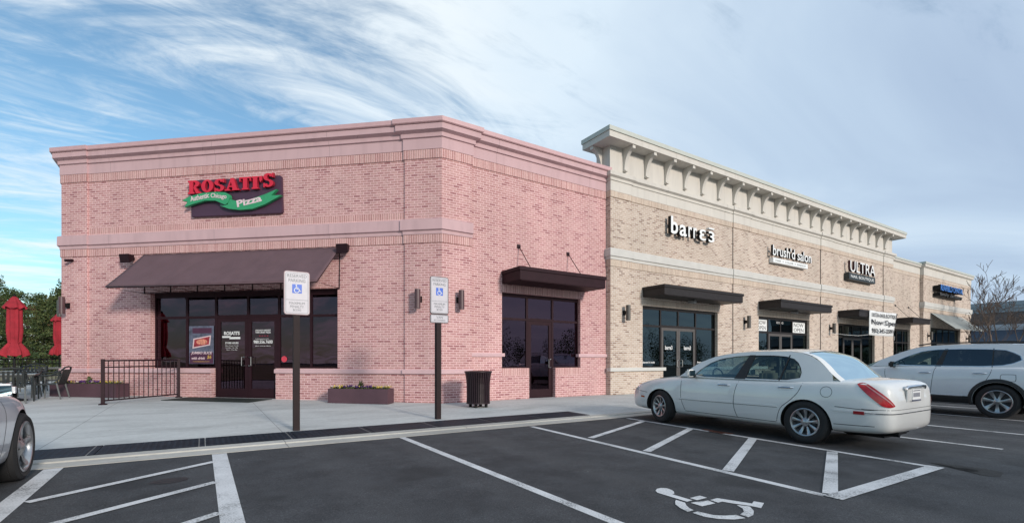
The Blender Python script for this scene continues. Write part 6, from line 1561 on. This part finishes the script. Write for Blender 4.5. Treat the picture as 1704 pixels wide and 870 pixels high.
for (x, y, a, l) in ((-4.15, 17.35, 15, 'black patio armchair nearest the silver car'), (-5.0, 18.3, -85, 'black patio armchair left of the near umbrella'), (-4.35, 19.35, 170, 'black patio armchair behind the near umbrella table'),
                     (-5.3, 20.3, -60, 'black patio armchair at the middle of the patio facing right'), (-4.1, 21.1, 90, 'black patio armchair beside the back table, near the wall'), (-4.75, 22.2, 180, 'black patio armchair farthest back against the railing'),
                     (-5.6, 17.0, 30, 'black patio armchair at the left patio corner'), (-6.2, 18.9, -90, 'black patio armchair farthest left on the patio')):
    dup(ch0, (x, y, zg(y)), rad(a), l)
tb0 = patio_table('square patio table around the near red umbrella'); tb0.location = (-4.27, 18.2, zg(18.2)); tb0.rotation_euler.z = 0.1
dup(tb0, (-4.75, 20.9, zg(20.9)), 0.0, 'square patio table in the middle of the patio'); dup(tb0, (-4.62, 24.9, zg(24.9)), 0.1, 'square patio table around the far red umbrella'); dup(tb0, (-6.1, 17.9, zg(17.9)), 0.0, 'square patio table farthest left on the patio')
railing((-9.5, 22.6), (-6.4, 23.6), 1.05, 26, 'black patio fence panel left of the far umbrella')
railing((-6.4, 23.6), (-3.9, 26.6), 1.05, 26, 'black patio fence panel behind the far umbrella')
railing((-8.9, 19.2), (-9.5, 22.6), 1.05, 26, 'black patio fence panel along the left side of the patio')

# ------------------------------------------------------------------ trees and shrubs
M_bark = plain('bark', (0.11, 0.085, 0.065), 0.9, var=0.3, scale=12, bump=0.5)
M_barkg = plain('grey_bark', (0.11, 0.082, 0.068), 0.9, var=0.3, scale=12, bump=0.5)
LF = {'pine': leaf_mat('pine_foliage', (0.028, 0.052, 0.020), (0.055, 0.088, 0.030), (0.10, 0.125, 0.040)),
      'cedar': leaf_mat('cedar_foliage', (0.030, 0.052, 0.020), (0.058, 0.085, 0.030), (0.105, 0.12, 0.040)),
      'olive': leaf_mat('olive_foliage', (0.055, 0.065, 0.022), (0.10, 0.105, 0.036), (0.16, 0.145, 0.05)),
      'rust': leaf_mat('rust_foliage', (0.09, 0.05, 0.025), (0.15, 0.085, 0.04), (0.20, 0.13, 0.06))}
def branches(mb, p, d, L, r, depth, rng, spread=0.55, up=0.25, tips=None, nseg=3, kids=(2, 3)):
    pts = [p]; rs = [r]; q = p.copy(); dd = d.copy()
    for i in range(nseg):
        dd = (dd + Vector((rng.gauss(0, .10), rng.gauss(0, .10), rng.gauss(0, .06) + up * 0.12))).normalized(); q = q + dd * (L / nseg); pts.append(q.copy()); rs.append(max(0.011, r * (1 - 0.38 * (i + 1) / nseg)))
    mb.tube(pts, rs, 6 if r > 0.03 else 4, caps=False)
    if tips is not None: tips.append(q.copy())
    if depth <= 0: return
    for k in range(rng.randint(*kids)):
        ax = Vector((rng.gauss(0, 1), rng.gauss(0, 1), rng.gauss(0, 0.4))).normalized(); nd = (dd + ax * spread + Vector((0, 0, up))).normalized()
        branches(mb, pts[rng.randint(1, nseg)] if k else q, nd, L * rng.uniform(.58, .82), rs[-1] * rng.uniform(.7, .95), depth - 1, rng, spread, up, tips, nseg, kids)
def tree_mesh(kind, seed):
    rng = random.Random(seed); st = random.getstate(); random.seed(seed); root = thing('tree', 'tree', 'tree', (0, 0, 0)); Z0 = (0, 0, 0)
    h = {'pine': 9.5, 'cedar': 8.0, 'olive': 8.5, 'rust': 7.5}[kind]
    mb = MB(); lean = rng.uniform(-.3, .3)
    mb.tube([(0, 0, -.2), (lean * .3, 0.1, h * .35), (lean, 0, h * .7), (lean * 1.2, .1, h * .96)], [.17, .13, .07, .02], 8)
    cr = MB()
    n = 46 if kind in ('pine', 'cedar') else 38
    for i in range(n):
        u = (i + .5) / n
        z = h * ((.06 if kind == 'cedar' else .16) + (.90 if kind == 'cedar' else .82) * u); prof = {'pine': (1 - u) ** .6 * 2.3 + .3, 'cedar': (1 - u) ** .75 * 2.0 + .2, 'olive': 2.2 * sin(pi * min(1, u * .9 + .12)) ** .6 + .2, 'rust': 2.0 * sin(pi * min(1, u * .85 + .14)) ** .6 + .2}[kind]
        t = i * 2.4 + rng.uniform(-.5, .5); rr_ = prof * rng.uniform(.45, 1.0)
        c = Vector((lean * u + rr_ * cos(t), rr_ * sin(t), z + rng.uniform(-.3, .3)))
        mb.tube([(lean * u, 0, z - .35), (c.x * .6, c.y * .6, z - .12), tuple(c)], [.035, .022, .008], 4, caps=False)
        leaf_blob(cr, c.x, c.y, c.z, rng.uniform(.5, .9), rng.uniform(.5, .9), rng.uniform(.28, .5), 125 if kind != 'rust' else 60, .10)
    mb.build('trunk', M_bark, root, smooth=60, off=Z0, merge=False, recalc=False); cr.build('crown', LF[kind], root, recalc=False, off=Z0, merge=False)
    random.setstate(st); return root
KW = {'pine': 'dark pine', 'cedar': 'cone shaped evergreen', 'olive': 'olive green broad tree', 'rust': 'brownish half bare tree'}
protos = {}
def put_tree(kind, seed, x, y, s, rz, label):
    key = (kind, seed)
    if key not in protos: protos[key] = tree_mesh(kind, seed); r = protos[key]; r.location = (x, y, 0.2)
    else: r = dup(protos[key], (x, y, 0.2))
    r.rotation_euler.z = rz; r.scale = (s, s, s * random.uniform(.95, 1.05)); r['label'] = label; r['group'] = 'trees behind the patio'
    r.name = {'pine': 'pine_tree', 'cedar': 'cedar_tree', 'olive': 'tree', 'rust': 'tree'}[kind]
Fv = (cos(rad(57.23)), sin(rad(57.23))); Rv = (sin(rad(57.23)), -cos(rad(57.23)))
ROW = [  # kind, seed, bearing number, distance, scale
 ('olive', 1, -1.165, 50, .98, 'olive green broad tree cut by the left edge of the picture'), ('pine', 2, -1.115, 47, 1.0, 'tall dark pine behind the near red umbrella'), ('olive', 3, -1.075, 50, .96, 'olive green tree just right of the tall pine'),
 ('pine', 4, -1.035, 48, .84, 'dark pine above the near umbrella top'), ('rust', 5, -1.005, 52, .98, 'brownish half bare tree in the gap between pines'), ('cedar', 6, -.972, 47, .90, 'cone shaped evergreen midway between the two umbrellas'),
 ('cedar', 7, -.94, 46, 1.04, 'cone shaped evergreen touching the building edge'), ('pine', 8, -.905, 49, 1.02, 'dark pine half hidden by the brick corner'),
 ('cedar', 6, -1.20, 55, 1.1, 'cone shaped evergreen at the far left of the back row'), ('pine', 2, -1.09, 60, 1.22, 'dark pine in the back row behind the olive trees'), ('cedar', 7, -1.055, 58, 1.15, 'cone shaped evergreen in the back row above the umbrella'),
 ('olive', 3, -1.02, 61, 1.05, 'olive green tree in the back row behind the dark pine'), ('pine', 4, -.985, 60, 1.0, 'dark pine in the back row behind the brownish tree'), ('olive', 1, -.955, 60, 1.1, 'olive green tree in the back row beside the cone evergreen'),
 ('pine', 8, -.92, 62, 1.2, 'dark pine in the back row at the building edge'), ('pine', 2, -1.26, 49, 1.0, 'dark pine beyond the left edge of the picture'), ('cedar', 6, -.87, 52, 1.1, 'cone shaped evergreen hidden behind the restaurant')]
for kind, seed, u, D, s_, lab in ROW:
    put_tree(kind, seed, D * (Fv[0] + u * Rv[0]), D * (Fv[1] + u * Rv[1]), s_, random.uniform(0, 6.28), lab)
mb = MB()
for i in range(46):
    u = -1.30 + .50 * random.random(); D = random.uniform(41, 56)
    x, y = D * (Fv[0] + u * Rv[0]), D * (Fv[1] + u * Rv[1]); leaf_blob(mb, x, y, 1.2, 1.3, 1.3, random.uniform(.9, 1.7), 110, .13)
o = mb.build('underbrush', LF['cedar'], recalc=False, merge=False); tag(o, 'tangled dark green underbrush at the foot of the trees', 'underbrush'); struct(o, 'stuff')
for i, (u, D, w, lab) in enumerate(((-.962, 33, .75, 'low green shrub on the grass beyond the patio'), (-.985, 35, .6, 'smaller green shrub left of the low green one'))):
    x, y = D * (Fv[0] + u * Rv[0]), D * (Fv[1] + u * Rv[1]); mb = MB()
    for k in range(7): leaf_blob(mb, x + random.uniform(-w, w), y + random.uniform(-.5, .5), .6, .5, .5, .38, 130, .06)
    tag(mb.build('shrub', leaf_mat('shrub_leaves', (0.05, 0.07, 0.02), (0.10, 0.12, 0.035), (0.16, 0.17, 0.06)), recalc=False, merge=False), lab, 'shrub', 'shrubs beyond the patio')
# bare tree in front of the end unit
def bare(name, label, x, y, h, seed, stems, spread, grp=None):
    r = thing(name, label, 'tree', (x, y, zg(y)), grp); rng = random.Random(seed); mb = MB(); Z0 = (0, 0, 0)
    for k in range(stems):
        t = 2 * pi * k / stems + rng.uniform(-.4, .4); d = Vector((cos(t) * .45, sin(t) * .45, 1)).normalized()
        branches(mb, Vector((.05 * cos(t), .05 * sin(t), .0)), d, h * .34, .085, 6, rng, spread, .20, None, 3, (2, 3))
    mb.build('trunk_and_branches', M_barkg, r, smooth=60, off=Z0, merge=False, recalc=False); return r
bare('bare_tree', 'leafless tree with spreading grey branches in front of the end unit', 43.8, 9.9, 7.0, 12, 4, .62)
# woods across the road behind the viewer, seen in the glass
mb = MB(); tk = MB()
rng = random.Random(4)
for i in range(150):
    x = -95 + 250 * i / 150 + rng.uniform(-1, 1); y = rng.uniform(-72, -50); h = rng.uniform(5.0, 9.0)
    leaf_blob(mb, x, y, h * .45, 2.0, 2.0, h * .5, 420, .17)
o = mb.build('far_woods', LF['cedar'], recalc=False, merge=False); tag(o, 'dark line of woods across the car park, seen mirrored in the shop glass', 'woods'); struct(o, 'stuff')
for x, y, s_ in ((9, -14, 21), (24, -20, 22), (40, -16, 23)):
    bare('bare_tree', 'leafless car park tree behind the viewer, %s' % {21: 'the nearest of three', 22: 'the middle one of three', 23: 'the farthest of three'}[s_], x, y, 7.0, s_, 3, .6, 'bare trees in the car park')

# cars across the lane behind the viewer: the photograph shows them mirrored in the shop glass
for src, x, y, rz, lab in ((SUV, 6.5, -9.5, 0.0, 'white suv behind the viewer, mirrored in the restaurant glass'), (SEDAN, 12.0, -9.8, pi, 'white sedan across the lane, mirrored in the studio glass'),
                           (SUV, 17.5, -9.6, pi, 'white suv across the lane, mirrored in the studio doors'), (SEDAN, 25.5, -9.7, 0.0, 'white sedan farther along the lane behind the viewer')):
    r = dup(src, (x, y, zg(y)), rz, lab); r.rotation_euler.x = 0.0; r['group'] = 'cars across the lane behind the viewer'
